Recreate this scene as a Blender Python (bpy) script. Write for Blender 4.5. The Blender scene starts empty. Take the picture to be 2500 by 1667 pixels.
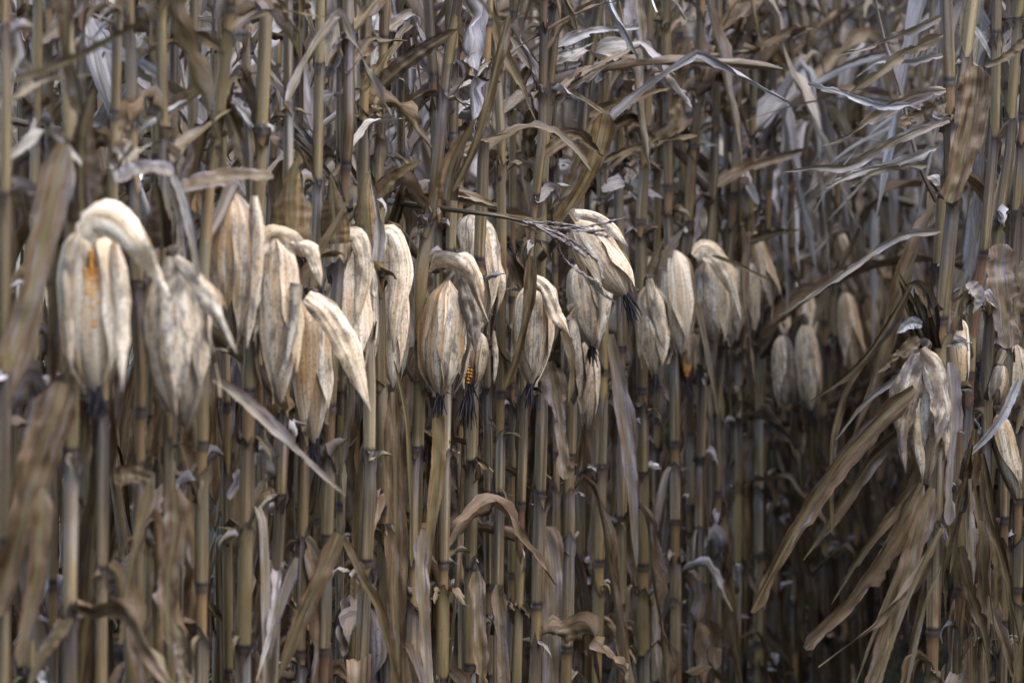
import bpy, math, random
import numpy as np
from math import pi, sin, cos, radians
from mathutils import Vector

scene = bpy.context.scene
C = scene.collection

# ------------------------------------------------------------------ camera, sky, sun, exposure
CAM_H = 1.18
PITCH = radians(-1.26)
LENS = 100.0
FPX = LENS / 36.0 * 2500.0
FOCUS = 5.05
cam_d = bpy.data.cameras.new('camera')
cam = bpy.data.objects.new('camera', cam_d)
C.objects.link(cam)
cam.location = (0, 0, CAM_H)
cam.rotation_euler = (radians(90) + PITCH, 0, 0)
cam_d.lens = LENS
cam_d.sensor_width = 36
cam_d.clip_start = 0.1
cam_d.clip_end = 900
cam_d.dof.use_dof = True
cam_d.dof.focus_distance = FOCUS
cam_d.dof.aperture_fstop = 5.0
scene.camera = cam

SUN_EL, SUN_AZ = radians(58), radians(55)       # azimuth from behind the camera towards its right
world = bpy.data.worlds.new('World')
scene.world = world
world.use_nodes = True
wn = world.node_tree
bg = wn.nodes['Background']
sky = wn.nodes.new('ShaderNodeTexSky')
sky.sky_type = 'NISHITA'
sky.sun_disc = False
sky.sun_elevation = SUN_EL
sky.sun_rotation = radians(180) - SUN_AZ
sky.air_density = 1.0
sky.dust_density = 0.8
wn.links.new(sky.outputs[0], bg.inputs[0])
bg.inputs[1].default_value = 0.15
sun_d = bpy.data.lights.new('sun', 'SUN')
sun_d.energy = 1.2
sun_d.angle = radians(75)
sun_d.color = (1.0, 0.96, 0.92)
sun = bpy.data.objects.new('sun', sun_d)
C.objects.link(sun)
sdir = Vector((sin(SUN_AZ) * cos(SUN_EL), -cos(SUN_AZ) * cos(SUN_EL), sin(SUN_EL)))
sun.rotation_euler = (-sdir).to_track_quat('-Z', 'Y').to_euler()
scene.view_settings.view_transform = 'Standard'
scene.view_settings.look = 'None'
scene.view_settings.exposure = 2.22
scene.view_settings.gamma = 1
scene.view_settings.use_curve_mapping = False
scene.render.engine = 'CYCLES'
scene.cycles.max_bounces = 6
scene.cycles.diffuse_bounces = 3
scene.cycles.transmission_bounces = 2
scene.cycles.use_denoising = True

# ------------------------------------------------------------------ materials
def new_mat(name):
    m = bpy.data.materials.new(name)
    m.use_nodes = True
    nt = m.node_tree
    nt.nodes.clear()
    return m, nt

class NT:
    def __init__(s, nt):
        s.nt = nt
    def n(s, t, **kw):
        o = s.nt.nodes.new(t)
        for k, v in kw.items():
            setattr(o, k, v)
        return o
    def link(s, a, b):
        s.nt.links.new(a, b)
    def setin(s, sock, v):
        if isinstance(v, bpy.types.NodeSocket):
            s.link(v, sock)
        else:
            sock.default_value = v
    def math(s, op, a, b=0.0, clamp=False):
        o = s.n('ShaderNodeMath', operation=op)
        o.use_clamp = clamp
        s.setin(o.inputs[0], a); s.setin(o.inputs[1], b)
        return o.outputs[0]
    def mix(s, f, a, b, mode='MIX'):
        o = s.n('ShaderNodeMix', data_type='RGBA', blend_type=mode)
        s.setin(o.inputs[0], f); s.setin(o.inputs[6], a); s.setin(o.inputs[7], b)
        return o.outputs[2]
    def noise(s, vec, scale=1.0, detail=3.0, rough=0.55, dist=0.0):
        o = s.n('ShaderNodeTexNoise')
        s.link(vec, o.inputs['Vector'])
        o.inputs['Scale'].default_value = scale
        o.inputs['Detail'].default_value = detail
        o.inputs['Roughness'].default_value = rough
        o.inputs['Distortion'].default_value = dist
        return o.outputs[0]
    def ramp(s, f, stops):
        o = s.n('ShaderNodeValToRGB')
        e = o.color_ramp.elements
        while len(e) < len(stops):
            e.new(0.5)
        for i, (p, c) in enumerate(stops):
            e[i].position = p
            e[i].color = (c[0], c[1], c[2], 1) if isinstance(c, tuple) else (c, c, c, 1)
        s.link(f, o.inputs[0])
        return o.outputs[0]
    def mapr(s, v, a, b, c=0.0, d=1.0):
        o = s.n('ShaderNodeMapRange')
        s.setin(o.inputs[0], v)
        for i, x in enumerate((a, b, c, d)):
            o.inputs[1 + i].default_value = x
        return o.outputs[0]
    def comb(s, x, y, z):
        o = s.n('ShaderNodeCombineXYZ')
        for i, v in enumerate((x, y, z)):
            s.setin(o.inputs[i], v)
        return o.outputs[0]

def base(name, vein_x, vein_y, blotch, rough=0.6, transl=0.0, bump=0.3, spec=0.25):
    """shared front end: puv = (across m, along m, zone), pst = (tone, warm, seed)"""
    m, nt = new_mat(name)
    g = NT(nt)
    a = g.n('ShaderNodeAttribute', attribute_name='puv')
    b = g.n('ShaderNodeAttribute', attribute_name='pst')
    sa = g.n('ShaderNodeSeparateXYZ'); g.link(a.outputs['Vector'], sa.inputs[0])
    sb = g.n('ShaderNodeSeparateXYZ'); g.link(b.outputs['Vector'], sb.inputs[0])
    oi = g.n('ShaderNodeObjectInfo')
    seed = g.math('ADD', g.math('MULTIPLY', sb.outputs[2], 37.0), g.math('MULTIPLY', oi.outputs['Random'], 91.0))
    x, y = sa.outputs[0], sa.outputs[1]
    veins = g.noise(g.comb(g.math('MULTIPLY', x, vein_x), g.math('MULTIPLY', y, vein_y), seed), 1, 3, 0.6)
    bl = g.noise(g.comb(g.math('MULTIPLY', x, blotch * 3.0), g.math('MULTIPLY', y, blotch * 0.45), seed), 1, 4, 0.6, 0.4)
    fine = g.noise(g.comb(g.math('MULTIPLY', x, 300.0), g.math('MULTIPLY', y, 170.0), seed), 1, 4, 0.7)
    out = g.n('ShaderNodeOutputMaterial')
    p = g.n('ShaderNodeBsdfPrincipled')
    p.inputs['Roughness'].default_value = rough
    p.inputs['Specular IOR Level'].default_value = spec
    if bump:
        bn = g.n('ShaderNodeBump')
        bn.inputs['Strength'].default_value = bump
        bn.inputs['Distance'].default_value = 0.0015
        g.link(g.math('ADD', veins, g.math('MULTIPLY', fine, 0.4)), bn.inputs['Height'])
        g.link(bn.outputs[0], p.inputs['Normal'])
    d = dict(g=g, m=m, x=x, y=y, z=sa.outputs[2], tone=sb.outputs[0], warm=sb.outputs[1], seed=seed, veins=veins, bl=bl, fine=fine,
             rnd=oi.outputs['Random'])
    def finish(col):
        g.link(col, p.inputs['Base Color'])
        if transl:
            t = g.n('ShaderNodeBsdfTranslucent')
            g.link(col, t.inputs[0])
            mx = g.n('ShaderNodeMixShader')
            mx.inputs[0].default_value = transl
            g.link(p.outputs[0], mx.inputs[1]); g.link(t.outputs[0], mx.inputs[2])
            g.link(mx.outputs[0], out.inputs[0])
        else:
            g.link(p.outputs[0], out.inputs[0])
        return m
    return d, finish

# dry leaf blade
d, fin = base('dry_leaf', 270.0, 7.0, 26.0, 0.52, 0.10, 0.9, 0.3)
g = d['g']
f = g.math('ADD', g.mapr(d['bl'], 0.3, 0.7, -0.22, 0.22), g.math('ADD', d['tone'], g.mapr(d['rnd'], 0, 1, -0.10, 0.10)))
col = g.ramp(f, [(0.0, (0.040, 0.024, 0.015)), (0.25, (0.115, 0.062, 0.028)), (0.5, (0.36, 0.228, 0.122)), (0.72, (0.43, 0.355, 0.325)), (1.0, (0.85, 0.78, 0.78))])
warmc = g.ramp(f, [(0.0, (0.05, 0.028, 0.010)), (0.3, (0.165, 0.092, 0.030)), (0.6, (0.40, 0.25, 0.10)), (1.0, (0.70, 0.55, 0.36))])
col = g.mix(d['warm'], col, warmc)
col = g.mix(1.0, col, g.ramp(d['veins'], [(0.3, 0.45), (0.5, 0.98), (0.68, 1.25)]), 'MULTIPLY')
specks = g.mapr(d['fine'], 0.60, 0.68)
col = g.mix(g.math('MULTIPLY', specks, g.mapr(d['bl'], 0.45, 0.62)), col, (0.045, 0.03, 0.02, 1))
pale = g.noise(g.comb(g.math('MULTIPLY', d['x'], 120.0), g.math('MULTIPLY', d['y'], 13.0), g.math('ADD', d['seed'], 7.3)), 1, 5, 0.6)
col = g.mix(g.mapr(pale, 0.56, 0.72, 0, 0.55), col, (0.50, 0.48, 0.49, 1))
rib = g.math('SUBTRACT', 1.0, g.mapr(g.math('ABSOLUTE', d['x']), 0.0016, 0.0034), True)
col = g.mix(g.math('MULTIPLY', rib, 0.8), col, g.ramp(d['tone'], [(0.0, (0.14, 0.10, 0.03)), (0.6, (0.34, 0.28, 0.12)), (1, (0.5, 0.45, 0.3))]))
M_leaf = fin(g.mix(1.0, col, (0.58, 0.58, 0.60, 1), 'MULTIPLY'))

# husk leaf on the ears
d, fin = base('ear_husk', 260.0, 6.0, 30.0, 0.45, 0.08, 1.0, 0.4)
g = d['g']
col = g.ramp(d['veins'], [(0.25, (0.40, 0.24, 0.11)), (0.42, (0.70, 0.51, 0.30)), (0.60, (0.92, 0.80, 0.61))])
orange = g.noise(g.comb(g.math('MULTIPLY', d['x'], 70.0), g.math('MULTIPLY', d['y'], 5.0), g.math('ADD', d['seed'], 3.1)), 1, 3)
col = g.mix(g.math('MULTIPLY', g.mapr(orange, 0.42, 0.60, 0.0, 0.8), g.mapr(d['warm'], 0, 1, 0.3, 1.25)), col, (0.42, 0.22, 0.07, 1))
grey = g.noise(g.comb(g.math('MULTIPLY', d['x'], 75.0), g.math('MULTIPLY', d['y'], 24.0), g.math('ADD', d['seed'], 9.7)), 1, 7, 0.72, 0.3)
gm = g.mapr(g.math('SUBTRACT', grey, g.math('MULTIPLY', d['tone'], 0.26)), 0.34, 0.44)
col = g.mix(g.math('MULTIPLY', gm, 0.72), col, (0.13, 0.11, 0.11, 1))
col = g.mix(g.math('MULTIPLY', g.mapr(d['fine'], 0.54, 0.62), 0.6), col, (0.09, 0.075, 0.07, 1))
tip = g.math('MULTIPLY', g.mapr(g.math('ADD', d['z'], g.mapr(d['bl'], 0.3, 0.7, -0.2, 0.2)), 0.78, 1.08), 0.75)
col = g.mix(tip, col, (0.085, 0.058, 0.055, 1))
tn = g.mapr(g.math('ADD', d['tone'], g.mapr(d['rnd'], 0, 1, -0.12, 0.12)), 0.0, 1.1, 0.30, 1.28)
col = g.mix(1.0, col, g.comb(tn, tn, tn), 'MULTIPLY')
M_husk = fin(g.mix(1.0, col, (0.93, 0.93, 0.95, 1), 'MULTIPLY'))

# sheath round the stalk
d, fin = base('leaf_sheath', 330.0, 5.0, 16.0, 0.38, 0.0, 0.6, 0.45)
g = d['g']
f = g.math('ADD', g.mapr(d['bl'], 0.3, 0.7, -0.22, 0.22), d['tone'])
low = g.ramp(f, [(0.0, (0.09, 0.055, 0.028)), (0.4, (0.28, 0.185, 0.080)), (0.75, (0.47, 0.34, 0.175)), (1.0, (0.62, 0.52, 0.33))])
high = g.ramp(f, [(0.0, (0.065, 0.045, 0.040)), (0.4, (0.17, 0.122, 0.106)), (0.75, (0.29, 0.24, 0.20)), (1.0, (0.42, 0.39, 0.35))])
col = g.mix(g.mapr(g.math('ADD', d['z'], g.mapr(d['bl'], 0.3, 0.7, -0.3, 0.3)), 0.25, 0.9), low, high)
col = g.mix(1.0, col, g.ramp(d['veins'], [(0.3, 0.5), (0.5, 1.0), (0.7, 1.2)]), 'MULTIPLY')
broad = g.noise(g.comb(g.math('MULTIPLY', d['x'], 130.0), g.math('MULTIPLY', d['y'], 2.5), g.math('ADD', d['seed'], 2.2)), 1, 3)
col = g.mix(1.0, col, g.ramp(broad, [(0.35, 0.35), (0.5, 0.95), (0.62, 1.6)]), 'MULTIPLY')
col = g.mix(g.math('MULTIPLY', g.mapr(d['warm'], 0.55, 0.9), g.mapr(d['bl'], 0.35, 0.6, 0.2, 0.9)), col, (0.44, 0.31, 0.12, 1))
red = g.noise(g.comb(g.math('MULTIPLY', d['x'], 40.0), g.math('MULTIPLY', d['y'], 6.0), g.math('ADD', d['seed'], 4.4)), 1, 2)
col = g.mix(g.mapr(red, 0.62, 0.72, 0, 0.7), col, (0.24, 0.085, 0.05, 1))
gst = g.noise(g.comb(g.math('MULTIPLY', d['x'], 55.0), g.math('MULTIPLY', d['y'], 3.0), g.math('ADD', d['seed'], 5.5)), 1, 2)
col = g.mix(g.mapr(gst, 0.48, 0.66, 0, 0.6), col, (0.17, 0.125, 0.065, 1))
col = g.mix(g.math('MULTIPLY', g.mapr(d['fine'], 0.6, 0.7), 0.6), col, (0.06, 0.04, 0.035, 1))
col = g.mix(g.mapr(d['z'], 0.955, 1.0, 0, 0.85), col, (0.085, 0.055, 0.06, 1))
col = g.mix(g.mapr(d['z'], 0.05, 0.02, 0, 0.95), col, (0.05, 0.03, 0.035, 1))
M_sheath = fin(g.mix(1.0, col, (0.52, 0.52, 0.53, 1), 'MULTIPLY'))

# bare cane between sheaths
d, fin = base('bare_cane', 300.0, 8.0, 30.0, 0.35, 0.0, 0.15, 0.45)
g = d['g']
hue = g.math('FRACT', g.math('ADD', g.math('MULTIPLY', d['seed'], 0.37), g.mapr(d['bl'], 0.3, 0.7, -0.05, 0.05)))
col = g.ramp(hue, [(0.0, (0.26, 0.10, 0.055)), (0.25, (0.50, 0.32, 0.11)), (0.5, (0.44, 0.26, 0.10)), (0.7, (0.17, 0.07, 0.035)), (0.85, (0.50, 0.38, 0.16)), (1.0, (0.28, 0.11, 0.06))])
col = g.mix(1.0, col, g.ramp(d['veins'], [(0.3, 0.7), (0.6, 1.1)]), 'MULTIPLY')
col = g.mix(g.math('MULTIPLY', d['z'], 0.95), col, (0.035, 0.022, 0.030, 1))
M_cane = fin(g.mix(1.0, g.mix(0.3, col, (0.26, 0.19, 0.12, 1)), (0.62, 0.62, 0.62, 1), 'MULTIPLY'))

def simple(name, c1, c2, rough, scale=200.0):
    m, nt = new_mat(name)
    g = NT(nt)
    tc = g.n('ShaderNodeTexCoord')
    nz = g.noise(tc.outputs['Object'], scale, 3)
    p = g.n('ShaderNodeBsdfPrincipled')
    p.inputs['Roughness'].default_value = rough
    g.link(g.ramp(nz, [(0.35, c1), (0.65, c2)]), p.inputs['Base Color'])
    o = g.n('ShaderNodeOutputMaterial')
    g.link(p.outputs[0], o.inputs[0])
    return m
M_silk = simple('dark_silk', (0.008, 0.007, 0.012), (0.035, 0.022, 0.022), 0.6, 150)
M_kernel = simple('orange_kernels', (0.60, 0.20, 0.01), (0.90, 0.45, 0.06), 0.3, 160)
M_tassel = simple('dry_tassel', (0.13, 0.10, 0.09), (0.27, 0.23, 0.21), 0.7, 120)
M_grass = simple('dull_grass', (0.03, 0.06, 0.035), (0.07, 0.11, 0.05), 0.6, 40)
# soil
m, nt = new_mat('dark_soil')
g = NT(nt)
tc = g.n('ShaderNodeTexCoord')
n1 = g.noise(tc.outputs['Object'], 3.0, 8, 0.7)
n2 = g.noise(tc.outputs['Object'], 45.0, 5, 0.7)
p = g.n('ShaderNodeBsdfPrincipled')
p.inputs['Roughness'].default_value = 0.95
p.inputs['Specular IOR Level'].default_value = 0.1
g.link(g.ramp(g.math('ADD', g.math('MULTIPLY', n1, 0.5), g.math('MULTIPLY', n2, 0.5)), [(0.35, (0.022, 0.017, 0.013)), (0.65, (0.075, 0.056, 0.042))]), p.inputs['Base Color'])
bn = g.n('ShaderNodeBump'); bn.inputs['Distance'].default_value = 0.03
g.link(n2, bn.inputs['Height']); g.link(bn.outputs[0], p.inputs['Normal'])
o = g.n('ShaderNodeOutputMaterial'); g.link(p.outputs[0], o.inputs[0])
M_soil = m

MATS = {'leaf': M_leaf, 'husk': M_husk, 'sheath': M_sheath, 'cane': M_cane, 'silk': M_silk, 'kernel': M_kernel, 'tassel': M_tassel, 'grass': M_grass}

# ------------------------------------------------------------------ mesh builder
class MB:
    def __init__(s):
        s.v, s.q, s.puv, s.pst, s.mi, s.mats, s.nv = [], [], [], [], [], [], 0
    def grid(s, P, U, V, Z, pst, mat):
        """P (n,m,3) grid of points joined as quads"""
        n, m = P.shape[:2]
        if mat not in s.mats:
            s.mats.append(mat)
        idx = np.arange(n * m).reshape(n, m) + s.nv
        q = np.stack([idx[:-1, :-1], idx[:-1, 1:], idx[1:, 1:], idx[1:, :-1]], -1).reshape(-1, 4)
        s.v.append(P.reshape(-1, 3)); s.q.append(q)
        one = np.ones((n, m))
        s.puv.append(np.stack([U * one, V * one, Z * one], -1).reshape(-1, 3))
        s.pst.append(np.tile(np.array(pst, float), (n * m, 1)))
        s.mi.append(np.full(len(q), s.mats.index(mat)))
        s.nv += n * m
    def extend(s, o, offset=(0, 0, 0), rz=0.0, sc=1.0):
        c, sn = cos(rz), sin(rz)
        R = np.array([[c, -sn, 0], [sn, c, 0], [0, 0, 1]])
        remap = []
        for mname in o.mats:
            if mname not in s.mats:
                s.mats.append(mname)
            remap.append(s.mats.index(mname))
        V = np.concatenate(o.v) @ R.T * sc + np.array(offset)
        s.v.append(V); s.q.append(np.concatenate(o.q) + s.nv)
        s.puv.append(np.concatenate(o.puv)); 
        ps = np.concatenate(o.pst).copy(); ps[:, 2] += (offset[0] * 7.3 + offset[1] * 3.1)
        s.pst.append(ps)
        s.mi.append(np.array(remap)[np.concatenate(o.mi)])
        s.nv += len(V)
    def mesh(s, name, origin=(0, 0, 0)):
        V = np.concatenate(s.v) - np.array(origin)
        Q = np.concatenate(s.q)
        me = bpy.data.meshes.new(name)
        me.vertices.add(len(V)); me.vertices.foreach_set('co', V.astype(np.float32).ravel())
        me.loops.add(Q.size); me.loops.foreach_set('vertex_index', Q.astype(np.int32).ravel())
        me.polygons.add(len(Q))
        me.polygons.foreach_set('loop_start', np.arange(0, Q.size, 4, dtype=np.int32))
        me.polygons.foreach_set('loop_total', np.full(len(Q), 4, dtype=np.int32))
        for nme in s.mats:
            me.materials.append(MATS[nme])
        me.polygons.foreach_set('material_index', np.concatenate(s.mi).astype(np.int32))
        me.polygons.foreach_set('use_smooth', np.ones(len(Q), dtype=bool))
        for an, arr in (('puv', s.puv), ('pst', s.pst)):
            at = me.attributes.new(an, 'FLOAT_VECTOR', 'POINT')
            at.data.foreach_set('vector', np.concatenate(arr).astype(np.float32).ravel())
        me.update(calc_edges=True)
        return me
    def obj(s, name, parent=None, origin=(0, 0, 0)):
        o = bpy.data.objects.new(name, s.mesh(name, origin))
        C.objects.link(o)
        if parent is not None:
            o.parent = parent
        return o

def norm(a):
    return a / (np.linalg.norm(a, axis=-1, keepdims=True) + 1e-9)

def smooth_path(pts, n):
    """Catmull-Rom through pts, resampled to n evenly spaced points"""
    p = np.array(pts, float)
    if len(p) == 2:
        return p[0] + (p[1] - p[0]) * np.linspace(0, 1, n)[:, None]
    e = np.vstack([2 * p[0] - p[1], p, 2 * p[-1] - p[-2]])
    out = []
    for i in range(1, len(e) - 2):
        t = np.linspace(0, 1, 12, endpoint=False)[:, None]
        a, b, c, dd = e[i - 1], e[i], e[i + 1], e[i + 2]
        out.append(0.5 * ((2 * b) + (-a + c) * t + (2 * a - 5 * b + 4 * c - dd) * t ** 2 + (-a + 3 * b - 3 * c + dd) * t ** 3))
    out = np.vstack(out + [p[-1:]])
    s = np.concatenate([[0], np.cumsum(np.linalg.norm(np.diff(out, axis=0), axis=1))])
    t = np.linspace(0, s[-1], n)
    return np.stack([np.interp(t, s, out[:, k]) for k in range(3)], -1)

def noise1(rng, n, knots):
    return np.interp(np.linspace(0, 1, n), np.linspace(0, 1, knots), rng.normal(size=knots))

def tube(mb, pts, radii, sides, pst, mat, Z=0.0):
    pts = np.array(pts, float)
    n = len(pts)
    t = norm(np.gradient(pts, axis=0))
    ref = np.array([0.3, 1.0, 0.1]) if abs(t[0][2]) > 0.7 else np.array([0.0, 0, 1])
    a = norm(np.cross(t, ref)); b = np.cross(t, a)
    th = np.linspace(0, 2 * pi, sides + 1)
    r = np.asarray(radii).reshape(-1, 1, 1) * np.ones((n, 1, 1))
    P = pts[:, None] + r * (a[:, None] * np.cos(th)[None, :, None] + b[:, None] * np.sin(th)[None, :, None])
    s = np.concatenate([[0], np.cumsum(np.linalg.norm(np.diff(pts, axis=0), axis=1))])
    Zz = np.asarray(Z).reshape(-1, 1) if np.ndim(Z) else Z
    mb.grid(P, (th * 0.01)[None], s[:, None], Zz, pst, mat)

def blade(mb, path, normal0, half, rng, prof='leaf', twist=None, fold=0.25, curl=0.6, ruffle=0.35, torn=0.25, pst=(0.4, 0.2, 0.0), mat='leaf', m=9, z0=0.0, crumple=0.13):
    """a dry leaf: path (n,3), normal0 = the side its face turns to at the start, half = half width in metres"""
    n = len(path)
    t = norm(np.gradient(path, axis=0))
    N = np.zeros((n, 3)); nn = np.array(normal0, float)
    for i in range(n):
        nn = nn - t[i] * np.dot(nn, t[i])
        nn = nn / (np.linalg.norm(nn) + 1e-9)
        N[i] = nn
    S = np.cross(t, N)
    u = np.linspace(0, 1, n)
    if twist is None:
        twist = noise1(rng, n, 4) * 0.5
    elif np.ndim(twist):
        twist = np.interp(u, np.linspace(0, 1, len(twist)), twist)
    ct, st = np.cos(twist), np.sin(twist)
    ct, st = np.broadcast_to(ct, (n,))[:, None], np.broadcast_to(st, (n,))[:, None]
    S2 = S * ct + N * st
    N2 = N * ct - S * st
    if prof == 'leaf':
        w = np.minimum(1, 0.45 + u * 4) * np.clip(1 - u ** 2.4, 0.03, 1) ** 0.8
    elif prof == 'lens':
        w = np.clip(np.sin(pi * np.clip(u * 0.93 + 0.07, 0, 1) ** 0.75), 0.03, 1) ** 0.8
    elif prof == 'taper':
        w = np.clip(1 - u, 0.03, 1) ** 0.7
    elif prof == 'up':         # broad foot, pointed top
        w = np.clip(1 - u ** 2.0, 0.02, 1) ** 0.9
    else:                      # strap
        w = np.minimum(1, 0.3 + u * 7) * (1 - 0.35 * u) * np.clip((1.02 - u) * 14, 0.25, 1)
    w = w * half * (1 + 0.12 * noise1(rng, n, 7))
    v = np.linspace(-1, 1, m)
    L = np.linalg.norm(np.diff(path, axis=0), axis=1).sum()
    # ragged edges
    side = np.ones((n, m))
    for e, cols in ((0, v < -0.2), (1, v > 0.2)):
        rag = 1 - torn * np.clip(noise1(rng, n, max(4, n // 2)) + 0.3 * rng.normal(size=n), 0, 2.2) * 0.5
        if torn > 0.2 and rng.uniform() < 0.5 + torn:          # a strip of this side is gone towards the tip
            c0 = rng.uniform(0.35, 0.95); c1 = c0 + rng.uniform(0.1, 0.6)
            rag = np.where((u > c0) & (u < c1), rag * rng.uniform(0.3, 0.75), rag)
        side[:, cols] *= np.clip(rag, 0.2, 1)[:, None]
    cur = curl * (1 + 0.5 * noise1(rng, n, 5))
    cur = np.where(np.abs(cur) < 0.05, 0.05, cur)[:, None]
    vv = v[None] * side
    X = np.sin(cur * vv) / cur
    Zh = (1 - np.cos(cur * vv)) / cur + fold * np.abs(vv)
    k = rng.uniform(9, 22) * L / 0.5
    ph = rng.uniform(0, 6, 2)
    rf = ruffle * np.abs(v[None]) ** 2.2 * np.where(v[None] < 0, np.sin(k * u + ph[0] + 2 * noise1(rng, n, 6))[:, None], np.sin(k * 1.13 * u + ph[1] + 2 * noise1(rng, n, 6))[:, None])
    Zh = Zh + rf + 0.07 * rng.normal(size=(n, m)) * np.abs(v[None])
    g0 = rng.normal(size=(n // 3 + 2, 5))
    cr = np.stack([np.interp(u, np.linspace(0, 1, g0.shape[0]), g0[:, k]) for k in range(5)], 1)
    cr = np.stack([np.interp(v, np.linspace(-1, 1, 5), cr[i]) for i in range(n)], 0)
    Zh = Zh + crumple * cr + 0.03 * np.cos(v[None] * 11 + ph[0])
    W = w[:, None, None]
    P = path[:, None] + W * (X[..., None] * S2[:, None] + Zh[..., None] * N2[:, None])
    wire = 0.0016 * (np.abs(v) < 0.01)
    P = P - N2[:, None] * wire[None, :, None]
    mb.grid(P, w[:, None] * v[None], (u * L)[:, None], z0 + (1 - z0) * u[:, None] if mat == 'husk' else u[:, None], pst, mat)

# ------------------------------------------------------------------ plant parts
class Plant:
    """centre line c(z), radius, nodes"""
    def __init__(s, pts, r, rng, node0=None, H=2.55, spacing=0.185):
        p = np.array(sorted(pts, key=lambda q: q[2]), float)
        lo, hi = p[0], p[-1]
        sl = (p[1] - p[0]) / max(1e-3, p[1][2] - p[0][2]) if len(p) > 1 else np.array([0, 0, 1.0])
        sh = (p[-1] - p[-2]) / max(1e-3, p[-1][2] - p[-2][2]) if len(p) > 1 else np.array([0, 0, 1.0])
        add_lo = lo + sl * (0 - lo[2]) * 0.6; add_lo[2] = 0
        add_hi = hi + sh * (H - hi[2]) * 0.8; add_hi[2] = H
        arr = [add_lo] if lo[2] > 0.02 else []
        arr += list(p)
        if hi[2] < H - 0.02:
            arr.append(add_hi)
        s.p = np.array(arr); s.r = r; s.H = H; s.rng = rng
        s.z = s.p[:, 2]
        z = 0.04 if node0 is None else node0
        while z > 0.14:
            z -= spacing * rng.uniform(0.9, 1.05)
        s.nodes = []
        while z < H - 0.05:
            s.nodes.append(z)
            z += spacing * rng.uniform(0.88, 1.14)
        s.base = s.c(0.0)
    def c(s, z):
        z = np.asarray(z, float)
        return np.stack([np.interp(z, s.z, s.p[:, 0]), np.interp(z, s.z, s.p[:, 1]), z], -1)
    def rad(s, z):
        return s.r * (1.08 - 0.40 * (np.asarray(z) / 2.6) ** 1.5)

def build_stalk(mb, pl, seed, sides=12):
    zs, rr, zn = [], [], []
    def add(z, k, zz):
        zs.append(z); rr.append(k); zn.append(zz)
    add(-0.03, 0.85, 0)
    for i, z in enumerate(pl.nodes):
        add(z - 0.022, 0.80, 0); add(z - 0.010, 0.84, 0.15); add(z - 0.004, 0.97, 1); add(z + 0.004, 1.0, 1); add(z + 0.009, 0.86, 0.9); add(z + 0.02, 0.80, 0.25)
        add(z + 0.05, 0.79, 0)
    add(pl.H, 0.3, 0)
    zs = np.array(zs); rr = np.array(rr); zn = np.array(zn)
    o = np.argsort(zs); zs, rr, zn = zs[o], rr[o], zn[o]
    c = pl.c(zs); c[:, 2] = zs
    # slight zigzag at the nodes
    R = pl.rad(np.clip(zs, 0, 3)) * rr
    th = np.linspace(0, 2 * pi, sides + 1)
    shape = 1 + 0.05 * np.cos(2 * th)
    P = c[:, None] + np.stack([R[:, None] * np.cos(th)[None] * shape, R[:, None] * np.sin(th)[None] * shape, np.zeros((len(zs), sides + 1))], -1)
    mb.grid(P, (th * 0.01)[None], zs[:, None], zn[:, None], (0.5, 0.3, seed), 'cane')

def build_sheath(mb, pl, z0, ln, az, rng, pst, n=13, m=15):
    """leaf sheath wrapped round the cane from its node upwards; returns the collar point"""
    u = np.linspace(0, 1, n)
    z = z0 + 0.004 + u * ln
    zlip = rng.normal(size=m) * 0.010
    span = pi * rng.uniform(0.96, 1.12)
    op = np.clip((u - 0.72) / 0.28, 0, 1) * rng.uniform(0.0, 0.5)
    th = np.linspace(-1, 1, m)
    R = pl.rad(z) * (1.0 + 0.10 * np.sin(pi * u) + 0.02 * noise1(rng, n, 5))
    R = R * (1 + rng.uniform(0.2, 0.8) * np.clip((u - 0.93) / 0.07, 0, 1))
    A = az + th[None] * (span - op[:, None])
    rr = R[:, None] * (1 + 0.05 * th[None] + 0.02 * np.cos(3 * A + rng.uniform(0, 6)) + np.abs(th[None]) ** 6 * op[:, None] * 0.9)
    zz = z[:, None] + (u[:, None] ** 6) * zlip[None] + (u[:, None] ** 5) * 0.014 * (np.cos(th[None] * pi) - 0.3)
    c = pl.c(z)
    P = np.stack([c[:, 0][:, None] + rr * np.cos(A), c[:, 1][:, None] + rr * np.sin(A), zz], -1)
    mb.grid(P, (th * 0.034)[None], (u * ln)[:, None], u[:, None], pst, 'sheath')
    for _ in range(int(rng.integers(1, 4))):             # withered scraps left at the collar
        a2 = rng.uniform(0, 6.28)
        q0 = pl.c(z0 + ln) + np.array([cos(a2), sin(a2), 0]) * pl.rad(z0 + ln) * 1.1
        q = droop(q0, a2, rng.uniform(0.02, 0.06), radians(rng.uniform(-20, 70)), rng.uniform(5, 60), 2, 0, rng, 7, 8.0)
        blade(mb, q, (-cos(a2) * 0.7, -sin(a2) * 0.7, 0.7), rng.uniform(0.004, 0.012), rng, 'leaf', np.cumsum(rng.normal(size=4) * 0.8), 0.3, rng.uniform(0.5, 2.0), 0.4, 0.5, (rng.uniform(0.3, 1.0), 0.1, rng.uniform()), 'leaf', 5, crumple=0.3)
    zt = z0 + ln
    k = pl.c(zt)
    return k + np.array([cos(az), sin(az), 0]) * pl.rad(zt) * 1.1 + np.array([0, 0, 0.012])

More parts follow.
